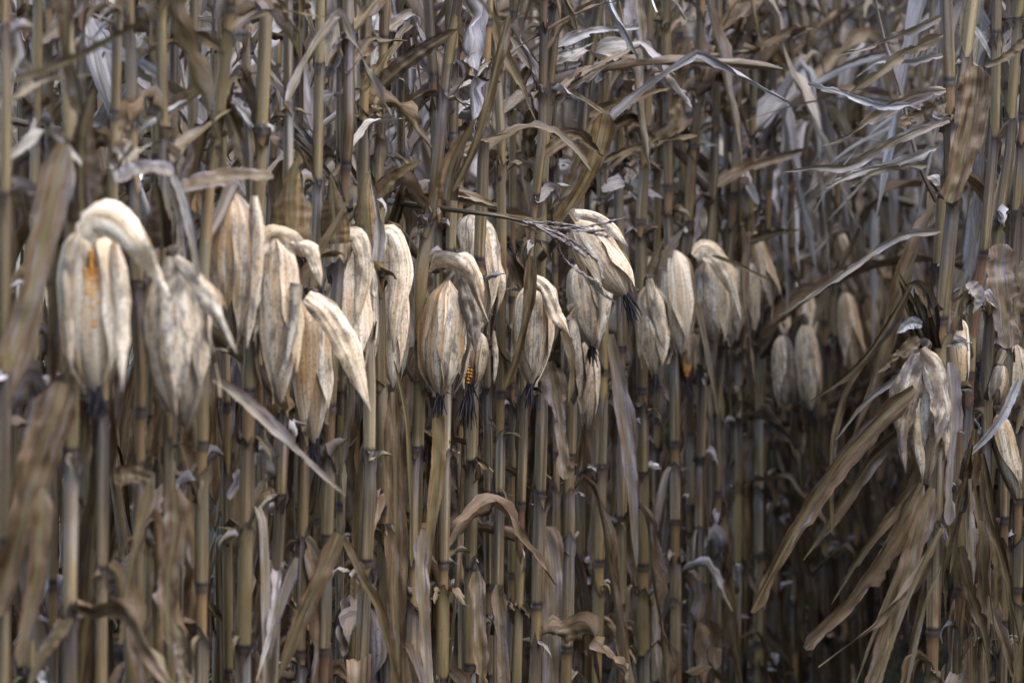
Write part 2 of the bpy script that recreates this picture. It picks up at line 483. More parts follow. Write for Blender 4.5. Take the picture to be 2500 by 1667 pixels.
def droop(start, az, L, elev, rate, kink, hang, rng, n=34, wander=0.5, floor=0.02):
    """path of a leaf: leaves the collar at elev, bends at a rate, breaks at kink (0..1) to hang angle"""
    ds = L / (n - 1)
    p = np.array(start, float); out = [p.copy()]
    e = elev; a = az; da = rng.normal() * wander
    hung = False
    for i in range(1, n):
        u = i / (n - 1)
        if not hung and u >= kink:
            hung = True
        if hung:
            e += (hang - e) * 0.72
            a += rng.normal() * 0.05
        else:
            e -= rate * ds
        a += da * ds + rng.normal() * 0.03
        p = p + ds * np.array([cos(a) * cos(e), sin(a) * cos(e), sin(e)])
        if p[2] < floor:
            p[2] = floor + rng.uniform(0, 0.01)
        out.append(p.copy())
    return np.array(out)

def rand_leaf(mb, start, az, rng, kind, n=34, m=9, tone=None, warm=None, size=1.0, zmin=None):
    L = rng.uniform(0.42, 0.80) * size
    half = rng.uniform(0.010, 0.031) * (0.7 + 0.3 * size)
    tone = rng.uniform(0.22, 0.85) if tone is None else tone
    warm = rng.choice([0.0, 0.15, 0.4, 0.8], p=[0.3, 0.35, 0.22, 0.13]) if warm is None else warm
    if kind == 'hang':
        path = droop(start, az, L, radians(rng.uniform(25, 70)), 3.0, rng.uniform(0.01, 0.07), radians(rng.uniform(-89, -76)), rng, n)
    elif kind == 'break':
        path = droop(start, az, L, radians(rng.uniform(45, 75)), rng.uniform(0.5, 2.0), rng.uniform(0.2, 0.55), radians(rng.uniform(-86, -55)), rng, n)
    elif kind == 'out':
        path = droop(start, az, L, radians(rng.uniform(25, 65)), rng.uniform(0.2, 2.2), rng.choice([2.0, 0.6]), radians(rng.uniform(-70, -20)), rng, n, 1.2)
    else:
        path = droop(start, az, L * 0.45, radians(rng.uniform(10, 75)), 3.0, 0.4, radians(-50), rng, n)
    if zmin is not None:                     # stops above the ears
        bad = np.nonzero(path[:, 2] < zmin)[0]
        if len(bad):
            path = smooth_path(path[:max(4, bad[0])], n)
    up = np.array([-cos(az) * 0.7, -sin(az) * 0.7, 0.7])
    tw = np.cumsum(rng.normal(size=6)) * rng.uniform(0.25, 0.9)
    tw[0] = 0
    blade(mb, path, up, half, rng, rng.choice(['leaf', 'strap', 'leaf']), tw, rng.uniform(0.05, 0.6), rng.uniform(0.3, 2.2), rng.uniform(0.15, 0.6), rng.uniform(0.2, 0.9), (tone, warm, rng.uniform()), 'leaf', m, crumple=rng.uniform(0.15, 0.38))

def ear_frames(B, T, sag, n, side=np.array([0, -1.0, 0])):
    B, T = np.array(B, float), np.array(T, float)
    mid = (B + T) / 2 + side * sag
    ax = smooth_path([B, mid, T], n)
    t = norm(np.gradient(ax, axis=0))
    ref = np.array([0.0, -1.0, 0.05])
    e1 = norm(ref[None] - t * (t @ ref)[:, None])
    e2 = np.cross(t, e1)
    return ax, t, e1, e2

SKEW = [1.0]
def ear_profile(u):
    return np.interp(np.asarray(u) ** SKEW[0], [0, 0.03, 0.08, 0.16, 0.30, 0.50, 0.68, 0.83, 0.93, 1.0], [0.03, 0.42, 0.74, 0.90, 1.0, 0.98, 0.84, 0.57, 0.30, 0.06])

def ear_core(mb, B, T, R, rng, tone, warm, shank=None, sag=0.0, mat='husk', n=18, m=17):
    ax, t, e1, e2 = ear_frames(B, T, sag, n)
    u = np.linspace(0, 1, n); th = np.linspace(0, 2 * pi, m)
    r = ear_profile(u)[:, None] * R * 0.93 * (1 + 0.03 * np.cos(5 * th[None] + rng.uniform(0, 6)) + 0.015 * np.cos(11 * th[None]))
    P = ax[:, None] + r[..., None] * (np.cos(th)[None, :, None] * e1[:, None] + np.sin(th)[None, :, None] * e2[:, None])
    ln = np.linalg.norm(np.array(T) - np.array(B))
    mb.grid(P, (th * R)[None], (u * ln)[:, None], u[:, None] * 0.95, (tone, warm, rng.uniform()), mat)
    if shank is not None:
        tube(mb, smooth_path(shank, 9), np.linspace(0.008, 0.011, 9), 8, (0.45, 0.3, rng.uniform()), 'sheath', 0.4)

def ear_husk(mb, B, T, R, rng, az, span, u1, lift, tipout, pst, sag=0.0, layer=0, n=20, m=9, peel=0.0, drift=0.35):
    ax, t, e1, e2 = ear_frames(B, T, sag, 40)
    u = np.linspace(0.0, u1, n)
    tt = np.linspace(0, 1, n)
    def samp(A):
        return np.stack([np.interp(u, np.linspace(0, 1, 40), A[:, k]) for k in range(3)], -1)
    ax, f1, f2, tg = samp(ax), samp(e1), samp(e2), samp(t)
    w = np.clip(1 - np.clip((tt - rng.uniform(0.4, 0.62)) / 0.45, 0, 1) ** rng.uniform(1.1, 1.8), 0.03, 1) * np.minimum(1, 0.75 + tt * 2) * (1 + 0.10 * noise1(rng, n, 8))
    v = np.linspace(-1, 1, m)
    A = az + (tt * rng.normal() * drift)[:, None] + v[None] * (span * w)[:, None]
    out = peel * np.clip((tt - 0.35) / 0.65, 0, 1) ** 1.6 + tipout * tt ** 5
    r = (ear_profile(np.minimum(u, 0.97)) * R)[:, None] * (1.0 + 0.045 * layer + lift * np.abs(v[None]) ** 3 * (0.3 + tt[:, None]) + 0.012 * np.cos(v[None] * 7 + rng.uniform(0, 6))) + (out * R)[:, None]
    gg = rng.normal(size=(7, 4))
    gg = np.stack([np.interp(tt, np.linspace(0, 1, 7), gg[:, k]) for k in range(4)], 1)
    gg = np.stack([np.interp(v, np.linspace(-1, 1, 4), gg[i]) for i in range(n)], 0)
    r = r + R * 0.05 * gg
    P = ax[:, None] + r[..., None] * (np.cos(A)[..., None] * f1[:, None] + np.sin(A)[..., None] * f2[:, None])
    ln = np.linalg.norm(np.array(T) - np.array(B))
    P = P + np.array([0, 0, -1.0]) * (peel * 0.0)
    mb.grid(P, (A - az) * R, (u * ln)[:, None], (tt * 0.97)[:, None] * 0.5 + u[:, None] * 0.48, pst, 'husk')

def build_silk(mb, T, dirn, rng, ln=0.06, k=26):
    T = np.array(T, float); dirn = np.array(dirn, float)
    for i in range(k):
        d0 = dirn + rng.normal(size=3) * 0.12
        p = [T + rng.normal(size=3) * 0.003]
        for j in range(5):
            d0 = d0 + rng.normal(size=3) * 0.16 + np.array([0, 0, -0.25])
            p.append(p[-1] + d0 / np.linalg.norm(d0) * ln * rng.uniform(0.6, 1.1) / 5)
        tube(mb, p, np.linspace(0.0022, 0.0006, 6), 3, (0.5, 0.3, 0), 'silk')

def build_kernels(mb, B, T, R, rng, az0=-0.8, az1=0.8, u0=0.1, u1=0.95, cream=False):
    """rows of kernels on the cob"""
    ax, t, e1, e2 = ear_frames(B, T, 0, 40)
    ln = np.linalg.norm(np.array(T) - np.array(B))
    nr = int(ln * (u1 - u0) / 0.0055)
    nc = max(3, int((az1 - az0) * R / 0.0075))
    th = np.linspace(0, 2 * pi, 7); ph = np.linspace(0.05, pi / 2 + 0.2, 4)
    dome = np.stack([np.sin(ph)[:, None] * np.cos(th), np.sin(ph)[:, None] * np.sin(th), np.cos(ph)[:, None] * np.ones(7)], -1)
    uu = np.linspace(u0, u1, 12); aa = np.linspace(-1, 1, 5)
    wd = np.sin(pi * np.linspace(0.04, 0.96, 12)) ** 0.7
    A_ = (az0 + az1) / 2 + aa[None] * (az1 - az0) / 2 * wd[:, None] * 1.1
    kk = (uu * 39).astype(int)
    base_ = ax[0] + (ax[-1] - ax[0]) * uu[:, None]
    mb.grid(base_[:, None] + R * 0.985 * np.interp(uu, [0, 0.1, 0.7, 1], [0.7, 1, 0.9, 0.35])[:, None, None] * (np.cos(A_)[..., None] * e1[kk][:, None] + np.sin(A_)[..., None] * e2[kk][:, None]), 0.0, uu[:, None], 1.0, (0.5, 0.5, 0.5), 'cane')
    for i in range(nr):
        u = u0 + (u1 - u0) * i / nr
        k = int(u * 39)
        half_w = sin(pi * min(0.98, max(0.02, i / nr))) ** 0.7
        rr = R * np.interp(u, [0, 0.1, 0.7, 1], [0.7, 1, 0.9, 0.35])
        for j in range(nc):
            A = az0 + (az1 - az0) * (j + 0.5) / nc
            if abs(A - (az0 + az1) / 2) > (az1 - az0) / 2 * half_w:
                continue
            nrm = cos(A) * e1[k] + sin(A) * e2[k]
            tan = np.cross(t[k], nrm)
            a = ax[0] + (ax[-1] - ax[0]) * u + nrm * rr * rng.uniform(0.97, 1.03)
            P = a + dome[..., 0:1] * tan * 0.0040 + dome[..., 1:2] * t[k] * 0.0029 + dome[..., 2:3] * nrm * 0.0035
            mb.grid(P, 0.0, 0.0, 0.0, (0.5, 0.5, rng.uniform()), 'kernel')

def build_tassel(mb, start, dirn, rng, L=0.28, k=8, grav=0.3):
    start = np.array(start, float); dirn = np.array(dirn, float); dirn /= np.linalg.norm(dirn)
    for i in range(k):
        s0 = start + dirn * L * 0.35 * i / k
        d = dirn + (rng.normal(size=3) * 0.32 if i else 0)
        p = [s0]
        LL = L * rng.uniform(0.55, 1.0)
        for j in range(16):
            d = d / np.linalg.norm(d) + np.array([0, 0, -grav * 0.12]) + rng.normal(size=3) * 0.03
            p.append(p[-1] + d / np.linalg.norm(d) * LL / 16)
        p = np.array(p)
        tube(mb, p, np.linspace(0.0016, 0.0008, len(p)), 4, (0.5, 0, 0), 'tassel')
        for q in range(26):           # spikelets
            a = p[min(16, 3 + int(q / 2))]
            b = p[min(16, 4 + int(q / 2))]
            dv = norm(b - a)
            sd = rng.normal(size=3); sd = norm(sd - dv * np.dot(sd, dv))
            o = a + (b - a) * rng.uniform()
            tube(mb, [o, o + dv * 0.004 + sd * 0.0022, o + dv * 0.010 + sd * 0.0025], [0.0007, 0.0016, 0.0003], 4, (0.5, 0, 0), 'tassel')

# ------------------------------------------------------------------ the view: from a pixel of the 2352 wide photograph and a depth to a place in the field
def P(x, y, D):
    a = (x * 1.06293 - 1250) / FPX * D
    b = -(y * 1.06293 - 833.5) / FPX * D
    return np.array([a, cos(PITCH) * D - sin(PITCH) * b, CAM_H + sin(PITCH) * D + cos(PITCH) * b])

def rowD(x):
    """depth of the front row where it crosses column x"""
    return 160.0 / (30.0 - 0.0136 * (x * 1.06293 - 1300.0))

def empty(name, loc, label=None, cat=None, group=None):
    o = bpy.data.objects.new(name, None)
    o.empty_display_size = 0.05
    C.objects.link(o)
    o.location = tuple(float(v) for v in loc)
    if label: o['label'] = label
    if cat: o['category'] = cat
    if group: o['group'] = group
    return o

# ------------------------------------------------------------------ ground
def build_ground():
    mb_n = 60
    me = bpy.data.meshes.new('soil_ground')
    xs = np.concatenate([[-400, -100, -30], np.linspace(-12, 14, mb_n), [30, 100, 400]])
    ys = np.concatenate([[-300, -60, -20], np.linspace(-8, 30, mb_n + 20), [60, 150, 600]])
    r = np.random.default_rng(3)
    v = []
    for y in ys:
        for x in xs:
            v.append((x, y, r.normal() * 0.012 - 0.005))
    nx = len(xs)
    fcs = [(j * nx + i, j * nx + i + 1, (j + 1) * nx + i + 1, (j + 1) * nx + i) for j in range(len(ys) - 1) for i in range(nx - 1)]
    me.from_pydata(v, [], fcs)
    me.materials.append(M_soil)
    for p_ in me.polygons: p_.use_smooth = True
    o = bpy.data.objects.new('soil_ground', me); C.objects.link(o); o['kind'] = 'structure'
build_ground()

# ------------------------------------------------------------------ hand placed plants of the front row
# key: (path in photo columns/rows, sheath width px, depth shift, height of one known node row or None, label)
G1 = 'corn plants of the front row'
GB = 'slender stalks just behind the front row'
PLANTS = {
 'a0': ([(14, 0), (12, 700), (8, 1568)], 26, 0.0, 150, 'dark narrow dry corn stalk at the very edge of the row, nearest of all'),
 'a1': ([(150, 0), (165, 420), (165, 900), (160, 1568)], 34, 0.0, 1100, 'corn plant with a broad drooping leaf, left of the ear showing an orange strip'),
 'a2': ([(272, 0), (258, 470), (238, 900), (232, 1568)], 26, 0.02, 470, 'dry corn plant carrying the pale ear split open on a long strip of orange kernels'),
 'a3': ([(298, 0), (308, 470), (325, 880), (312, 1568)], 30, 0.05, 335, 'dry corn stalk rising between the split orange ear and the grey pointed ear'),
 'a4': ([(370, 0), (376, 380), (385, 900), (390, 1568)], 27, -0.02, 60, 'corn plant with a grey mottled pointed ear and a folded pale leaf at its top'),
 'a5': ([(530, 0), (508, 220), (478, 450), (466, 640), (462, 1568)], 30, 0.03, 150, 'leaning dry corn stalk with yellow bare cane in front of the wide greenish pale ear'),
 'a6': ([(612, 0), (600, 300), (588, 560), (572, 900), (558, 1568)], 35, 0.05, 1270, 'thickest dry corn stalk, standing just right of the wide greenish pale ear'),
 'a7': ([(662, 130), (662, 400), (655, 900), (625, 1568)], 26, 0.06, 1150, 'corn plant with a cream ear whose husk flops right, under a brown cupped leaf'),
 'a8': ([(800, 0), (802, 280), (785, 500), (760, 900), (742, 1568)], 29, 0.05, 170, 'corn plant carrying the long smooth tan ear with a pale husk hanging outward right'),
 'a9': ([(842, 0), (832, 400), (850, 880), (848, 1130), (828, 1568)], 30, 0.10, 1100, 'corn plant with a cream and grey ear above a salmon coloured joint low down'),
 'a10': ([(885, 0), (868, 400), (876, 900), (885, 1568)], 28, 0.14, 450, 'dry corn plant with the small whitish grey ear behind an olive yellow stalk'),
 'a11': ([(985, 40), (1002, 290), (1008, 600), (1005, 1568)], 27, 0.10, 60, 'dry corn plant with the brightest smooth white ear bulging at its top'),
 'a12': ([(1052, 0), (1030, 130), (1015, 270), (998, 440), (966, 620), (960, 1000), (944, 1568)], 29, 0.0, 1160, 'corn stalk that leans right at its top, left of the ear with a knotted husk'),
 'a13': ([(1040, 300), (1035, 600), (1022, 900), (1015, 1568)], 28, 0.05, 1110, 'dry corn plant carrying the plump ear with a knotted husk and dark mould stains'),
 'a14': ([(1112, 300), (1098, 650), (1085, 900), (1078, 1568)], 29, 0.06, 1010, 'yellow green dry corn stalk with the torn ear showing golden kernels and dark silk'),
 'a15': ([(1130, 0), (1150, 300), (1152, 560), (1150, 900), (1143, 1568)], 24, 0.16, 1120, 'thin dry corn stalk with the flat grey white husk sheet hanging behind the knotted ear'),
 'a16': ([(1250, 0), (1245, 330), (1225, 500), (1212, 650), (1200, 1050), (1186, 1568)], 22, 0.02, 500, 'slender corn plant with a bright yellow joint and a veined ear under a pointed husk'),
 'a17': ([(1280, 0), (1250, 320), (1240, 600), (1245, 950), (1228, 1568)], 28, 0.08, 950, 'olive dry corn stalk carrying the big slanting striped ear that ends in dark silk'),
 'a18': ([(1378, 0), (1345, 180), (1332, 400), (1312, 700), (1300, 1568)], 31, 0.10, 1050, 'dry corn plant with a broad olive orange leaf folded over and pale ear halves below'),
 'a19': ([(1392, 0), (1382, 400), (1385, 900), (1370, 1568)], 27, 0.16, 905, 'dry corn stalk with a rusty bare joint just right of the slanting striped ear'),
 'a20': ([(1425, 0), (1420, 400), (1430, 900), (1425, 1568)], 24, 0.14, 200, 'dry corn stalk with a long pale hanging leaf at mid height'),
 'a21': ([(1492, 0), (1484, 300), (1472, 520), (1476, 1000), (1478, 1568)], 28, 0.10, 560, 'dry corn plant with a yellow tan joint above the smooth oval tan ear'),
 'a22': ([(1530, 0), (1535, 500), (1550, 900), (1552, 1568)], 25, 0.12, 815, 'corn plant with a large cream ear grey at its edge, right of the oval ear'),
 'a23': ([(1612, 0), (1600, 240), (1575, 590), (1560, 900), (1545, 1568)], 25, 0.16, 210, 'dry corn stalk with a leaf leaning left across it near the top'),
 'a24': ([(1650, 0), (1640, 400), (1612, 900), (1600, 1568)], 23, 0.12, 890, 'dry corn plant with a pale husk pointing down right over a wide tan ear'),
 'a25': ([(1700, 0), (1690, 400), (1650, 900), (1645, 1568)], 22, 0.15, 420, 'dry corn plant with a pale cream ear just right of the pointed pale husk'),
 'a26': ([(1735, 0), (1725, 500), (1695, 900), (1690, 1568)], 21, 0.15, 600, 'dry corn plant with a brown shaded ear near the dark gap'),
 'a27': ([(1780, 0), (1765, 500), (1745, 900), (1740, 1568)], 20, 0.15, 300, 'soft focus dry corn stalk with two dull ears by the dark gap'),
 'a28': ([(735, 60), (728, 500), (700, 900), (690, 1568)], 25, 0.20, 700, 'dry corn stalk half hidden behind the long smooth tan ear'),
 'a29': ([(445, 0), (440, 500), (438, 900), (440, 1568)], 24, 0.24, 800, 'dry corn stalk half hidden behind the grey pointed ear'),
 'a30': ([(88, 0), (80, 500), (75, 900), (70, 1568)], 26, 0.30, 1250, 'dry corn stalk seen behind the broad drooping speckled leaf'),
 'a31': ([(1275, 650), (1280, 900), (1275, 1568)], 18, 0.22, 1120, 'thin pale corn stalk behind the veined ear with a yellow joint at its foot'),
 'a32': ([(1665, 0), (1672, 500), (1668, 900), (1672, 1568)], 20, 0.35, 1000, 'thin corn stalk behind the row of small ears'),
 'a33': ([(1510, 500), (1508, 900), (1505, 1568)], 18, 0.35, 1010, 'thin stalk with an orange joint behind the smooth oval ear'),
}
GR = 'corn plants at the end of the next row on the right'
RIGHT = {
 'r0': ([(2172, 0), (2182, 250), (2188, 480), (2172, 640), (2158, 780), (2150, 1100), (2140, 1568)], 34, 4.85, 690, 'sharp corn plant at the row end with long ragged leaves streaming left'),
 'r1': ([(2235, 0), (2212, 180), (2185, 330), (2165, 460), (2158, 600), (2195, 900), (2210, 1568)], 30, 4.95, 400, 'corn stalk at the row end with a wide brown folded leaf at its top'),
 'r2': ([(2290, 0), (2285, 300), (2262, 560), (2230, 760), (2222, 1100), (2218, 1568)], 26, 5.05, 590, 'corn plant right of the folded brown leaf with a narrow bright cream ear'),
 'r3': ([(2340, 0), (2318, 350), (2290, 520), (2268, 800), (2265, 1100), (2258, 1568)], 26, 5.15, 340, 'corn plant with a pale webbed torn leaf sheet hanging beside it'),
 'r4': ([(2352, 250), (2330, 560), (2310, 900), (2300, 1568)], 26, 5.25, 750, 'corn plant with a rusty brown ear slanting down to the right'),
 'r5': ([(2365, 0), (2352, 500), (2342, 900), (2335, 1568)], 24, 5.4, 900, 'rightmost corn stalk in view with a small cream ear'),
}
roots, plants, depths = {}, {}, {}
def make_plant(key, path, w, D, node_y, label, group, seed, leaf_zone=True, nleaf=1.0):
    rng = np.random.default_rng(seed)
    pts = []
    for i, (x, y) in enumerate(path):
        pts.append(P(x, y, D + rng.normal() * 0.012))
    r = w * 1.063 / 2 / FPX * D * 0.93
    nz = P(0, node_y, D)[2] if node_y is not None else None
    pl = Plant(pts, r, rng, nz, 2.45 + rng.uniform(-0.1, 0.15), 0.19)
    root = empty('corn_plant', pl.base, label, 'corn plant', group)
    mb = MB(); build_stalk(mb, pl, rng.uniform()); mb.obj('stalk', root, pl.base)
    az = rng.uniform(0, 2 * pi)
    for i, z in enumerate(pl.nodes):
        az += pi + rng.normal() * 0.3
        if z < 0.3 and rng.uniform() < 0.4:
            continue
        nxt = pl.nodes[i + 1] if i + 1 < len(pl.nodes) else pl.H
        ln = (nxt - z) * rng.choice([rng.uniform(0.6, 0.85), rng.uniform(0.95, 1.12)], p=[0.42, 0.58])
        mb = MB()
        tn = rng.uniform(0.38, 0.72) + (-0.14 if z > 1.35 else 0.12 if z < 0.9 else 0)
        col = build_sheath(mb, pl, z, ln, az, rng, (tn, rng.uniform(), rng.uniform()))
        mb.obj('sheath', root, pl.base)
        if z > 2.2:
            continue
        # ears stay open to view: no leaf in front of them
        a = az
        zone = 0.80 < z + ln < 1.36
        facing = math.sin(a) < -0.1
        if z + ln > 1.38:
            a = rng.choice([rng.uniform(radians(-5), radians(75)), rng.uniform(radians(75), radians(200))])
        elif z + ln > 0.85:
            a = rng.uniform(radians(95), radians(200))
        if key[0] == 'r' and z + ln > 0.75:
            continue
        if rng.uniform() > (0.93 if z > 0.85 else 0.72) * nleaf:
            continue
        mb = MB()
        if z + ln < 0.95:
            kind = rng.choice(['hang', 'stub'], p=[0.82, 0.18])
        elif z + ln < 1.5:
            kind = rng.choice(['hang', 'break', 'stub', 'out'], p=[0.5, 0.15, 0.3, 0.05])
        else:
            kind = rng.choice(['hang', 'break', 'out', 'stub'], p=[0.03, 0.45, 0.40, 0.12])
            if zone is False and facing and kind == 'hang':
                a = -a
        rand_leaf(mb, col, a, rng, kind, size=(0.5 if key in ('a23', 'a24', 'a25', 'a26', 'a27', 'a32') else 0.8) if z > 1.2 else 1.0, tone=rng.uniform(0.35, 0.9) if z > 1.2 else rng.uniform(0.15, 0.72), zmin=1.4 + rng.uniform(-0.05, 0.1) if z + ln > 1.38 else None)
        mb.obj('leaf', root, pl.base)
        if z + ln < 0.9 and rng.uniform() < 0.2 or z + ln > 1.35 and rng.uniform() < 0.6:       # a torn off shred caught at the same collar
            mb = MB()
            rand_leaf(mb, col, a + rng.normal() * 0.8, rng, rng.choice(['hang', 'stub'] if z < 1.2 else ['out', 'break', 'stub']), size=0.7, zmin=1.4 + rng.uniform(-0.05, 0.1) if z + ln > 1.38 else None)
            mb.obj('leaf', root, pl.base)
    if key[0] == 'a' or key[0] == 'r':
        mb = MB()
        build_tassel(mb, pl.c(pl.H), (rng.normal() * 0.2, rng.normal() * 0.2, 1), rng, 0.25, 6, 0.5)
        mb.obj('tassel', root, pl.base)
    roots[key], plants[key], depths[key] = root, pl, D
for i, (k, (path, w, dd, ny, lab)) in enumerate(PLANTS.items()):
    mx = path[len(path) // 2][0]
    make_plant(k, path, w, rowD(mx) + dd, ny, lab, G1, 100 + i)
gp = np.random.default_rng(31)
BETWEEN = [(120, 'the drooping leaf at the far left'), (205, 'the split orange ear'), (345, 'the two leftmost ears'), (418, 'the grey pointed ear'), (520, 'the wide greenish ear'), (600, 'the thickest stalk'), (690, 'the long smooth tan ear'), (780, 'the pale outward husk'),
           (925, 'the brightest white ear'), (1060, 'the knotted ear'), (1120, 'the torn ear with kernels'), (1175, 'the slender stalk with a yellow joint'), (1335, 'the pale ear halves'), (1452, 'the smooth oval ear'), (1530, 'the large cream ear'), (1585, 'the pointed pale husk'), (1630, 'the wide tan ear')]
for i, (x, lab) in enumerate(BETWEEN):
    tl = gp.normal() * 22
    make_plant('b%d' % i, [(x + tl, 0), (x + tl * 0.6, 500), (x, 1000), (x - tl * 0.3, 1568)], gp.uniform(17, 22) * (1.25 if x < 700 else 1.0), rowD(x) + gp.uniform(0.28, 0.42), None, 'slender dry stalk standing just behind ' + lab, GB, 700 + i, nleaf=0.8)
for i, (k, (path, w, D, ny, lab)) in enumerate(RIGHT.items()):
    make_plant(k, path, w, D, ny, lab, GR, 300 + i)

def place_leaf(key, pts, w, dz=-0.08, twist=None, fold=0.2, curl=0.6, ruffle=0.2, torn=0.25, tone=0.45, warm=0.15, prof='leaf', seed=0, n=40, mat='leaf', name='leaf', face=(0, -1, 0.15), label=None, parent=None, m=9, z0=0.0):
    """a leaf through photo points (x, y[, extra depth]); w = full width px"""
    D = depths[key] + dz
    rng = np.random.default_rng(abs(seed + 1000 + int(pts[0][0]) * 7 + int(pts[0][1])))
    q = [P(p[0], p[1], D + (p[2] if len(p) > 2 else 0)) for p in pts]
    path = smooth_path(q, n)
    half = w * 1.063 / 2 / FPX * D
    mb = MB()
    blade(mb, path, face, half, rng, prof, twist if twist is not None else noise1(rng, n, 4) * 0.25, fold, curl, ruffle, torn, (tone, warm, rng.uniform()), mat, m, z0, 0.03 if prof == 'up' else 0.12)
    par = parent or roots[key]
    o = mb.obj(name, par, plants[key].base)
    if label: o['label'] = label
    return o

def place_ear(key, B, T, w, dz=-0.10, husks=6, tone=0.7, warm=0.3, peel=0.0, sag=0.006, seed=0, silk=True, kernels=None, front=None, twistaz=0.0, label=None, flop=()):
    """an ear hanging from base B to tip T (photo px), w = width px"""
    D = depths[key] + dz
    rng = np.random.default_rng(seed + 5000 + int(B[0]) * 3 + int(B[1]))
    b = P(B[0], B[1], D + (B[2] if len(B) > 2 else 0)); t = P(T[0], T[1], D + (T[2] if len(T) > 2 else 0))
    R = w * 1.063 / 2 / FPX * D * 0.92
    SKEW[0] = rng.uniform(0.9, 1.45)
    peel = peel if peel > 0 else rng.choice([0.0, 0.1, 0.35])
    pl = plants[key]
    zz = b[2] - 0.07
    s0 = pl.c(zz)
    shank = [s0, (s0 * 0.5 + b * 0.5) + np.array([0, 0, 0.0]), b + np.array([0, 0, 0.012]), b + (t - b) * 0.06]
    mb = MB()
    ear_core(mb, b, t, R * (0.86 if kernels else 1.0), rng, tone, warm, shank, sag)
    ear = mb.obj('ear', roots[key], pl.base)
    if label: ear['label'] = label
    azs = [rng.uniform(0, 6.28) for _ in range(husks)]
    azs = [(-0.9 + 2 * pi * j / husks * 1.0 + rng.normal() * 0.2 + twistaz) for j in range(husks)]
    order = list(range(husks)); rng.shuffle(order)
    for L_, j in enumerate(order):
        a = azs[j]
        if kernels and abs(((a - kernels[0] + pi) % (2 * pi)) - pi) < kernels[1] + 0.6:
            a = kernels[0] + (kernels[1] + 0.52) * (1 if ((a - kernels[0] + pi) % (2 * pi)) - pi > 0 else -1)
        mb = MB()
        ear_husk(mb, b, t, R, rng, a, (rng.uniform(0.45, 0.85) if kernels is None else 0.5), rng.uniform(0.80, 1.05), rng.uniform(0.0, 0.14), rng.uniform(-0.05, 0.5), (np.clip(tone + rng.normal() * 0.16, 0.1, 1), warm, rng.uniform()), sag, L_ * 0.6, peel=peel * rng.uniform(0.2, 1.2), drift=0.35 if kernels is None else 0.04)
        mb.obj('husk_leaf', ear, (0, 0, 0)).location = tuple(-float(c) for c in pl.base)
    if kernels:
        mb = MB()
        build_kernels(mb, b, t, R * 0.90, rng, kernels[0] - kernels[1], kernels[0] + kernels[1], kernels[2], kernels[3])
        o = mb.obj('kernels', ear, pl.base)
    if (silk is True and rng.uniform() < 0.3) or (silk and silk is not True):
        mb = MB()
        dn = (t - b) / np.linalg.norm(t - b)
        build_silk(mb, t - dn * 0.01, dn, rng, 0.05 if silk is True else silk)
        mb.obj('silk', ear, pl.base)
    for fl in flop:          # husk leaves that bend away: dict for place_leaf
        place_leaf(key, fl['pts'], fl['w'], fl.get('dz', dz - 0.05), fl.get('twist'), -fl.get('fold', 0.1), -fl.get('curl', 1.0), fl.get('ruffle', 0.05), fl.get('torn', 0.05),
                   fl.get('tone', tone), fl.get('warm', warm), fl.get('prof', 'lens'), seed + 3, 32, 'husk', 'husk_leaf', fl.get('face', (0, -1, 0.2)), None, ear, 11, fl.get('z0', 0.0))
    return ear

# ears of the front row, left to right
place_ear('a2', (200, 520), (222, 905), 140, -0.14, 6, 0.86, 0.25, 0.15, kernels=(-0.22, 0.30, 0.16, 0.62), label='pale husked ear split open on a strip of orange kernels',
          flop=[dict(pts=[(176, 530, -0.01), (212, 496, -0.02), (264, 510, -0.04), (314, 570, -0.05), (350, 625), (390, 682)], w=98, tone=1.15, warm=0.0, z0=0.0, curl=0.8, prof='up', twist=[0.0, 0.0, 0.1], face=(0.1, -0.75, 0.65)),
                dict(pts=[(262, 560), (275, 700), (280, 850), (280, 900)], w=50, tone=0.95, warm=0.2),
                dict(pts=[(158, 560), (155, 700), (165, 860)], w=50, tone=0.6, warm=0.4)])
place_ear('a4', (400, 590), (428, 985), 150, -0.13, 6, 0.48, 0.2, 0.05, label='grey mottled ear with a pointed base',
          flop=[dict(pts=[(405, 588), (455, 650), (505, 730), (545, 812)], w=52, tone=0.5), dict(pts=[(395, 590), (375, 700), (385, 850), (405, 960)], w=70, tone=0.5, warm=0.4)])
place_ear('a5', (535, 440), (535, 800), 128, 0.10, 6, 0.5, 0.8, 0.0, silk=False, label='wide greenish pale ear with reddish streaks',
          flop=[dict(pts=[(585, 450), (588, 560), (580, 680), (568, 800)], w=40, dz=0.04, tone=0.62, warm=0.0)])
place_ear('a7', (632, 545), (645, 925), 112, -0.12, 6, 0.84, 0.3, 0.05, label='cream ear with a grey husk streak and a flopped husk tip',
          flop=[dict(pts=[(600, 590), (618, 538), (660, 545), (690, 580)], w=62, tone=0.85, prof='strap', z0=0.1), dict(pts=[(670, 555), (705, 570), (725, 610), (738, 658)], w=40, tone=0.9, warm=0.0),
                dict(pts=[(680, 650), (670, 760), (640, 880)], w=42, tone=0.4, warm=0.0)])
place_ear('a8', (712, 680), (722, 1025), 104, -0.12, 6, 0.74, 0.75, 0.0, label='long smooth tan ear',
          flop=[dict(pts=[(705, 678), (750, 715), (800, 800), (852, 945)], w=70, tone=0.9, warm=0.1, dz=-0.2, curl=1.2)])
place_ear('a9', (788, 530), (806, 880), 105, -0.05, 6, 0.82, 0.25, 0.0, label='cream and grey ear',
          flop=[dict(pts=[(785, 505), (780, 560), (745, 700)], w=60, tone=0.5), dict(pts=[(790, 535), (825, 545), (840, 620), (820, 740)], w=55, tone=0.75, warm=0.0)])
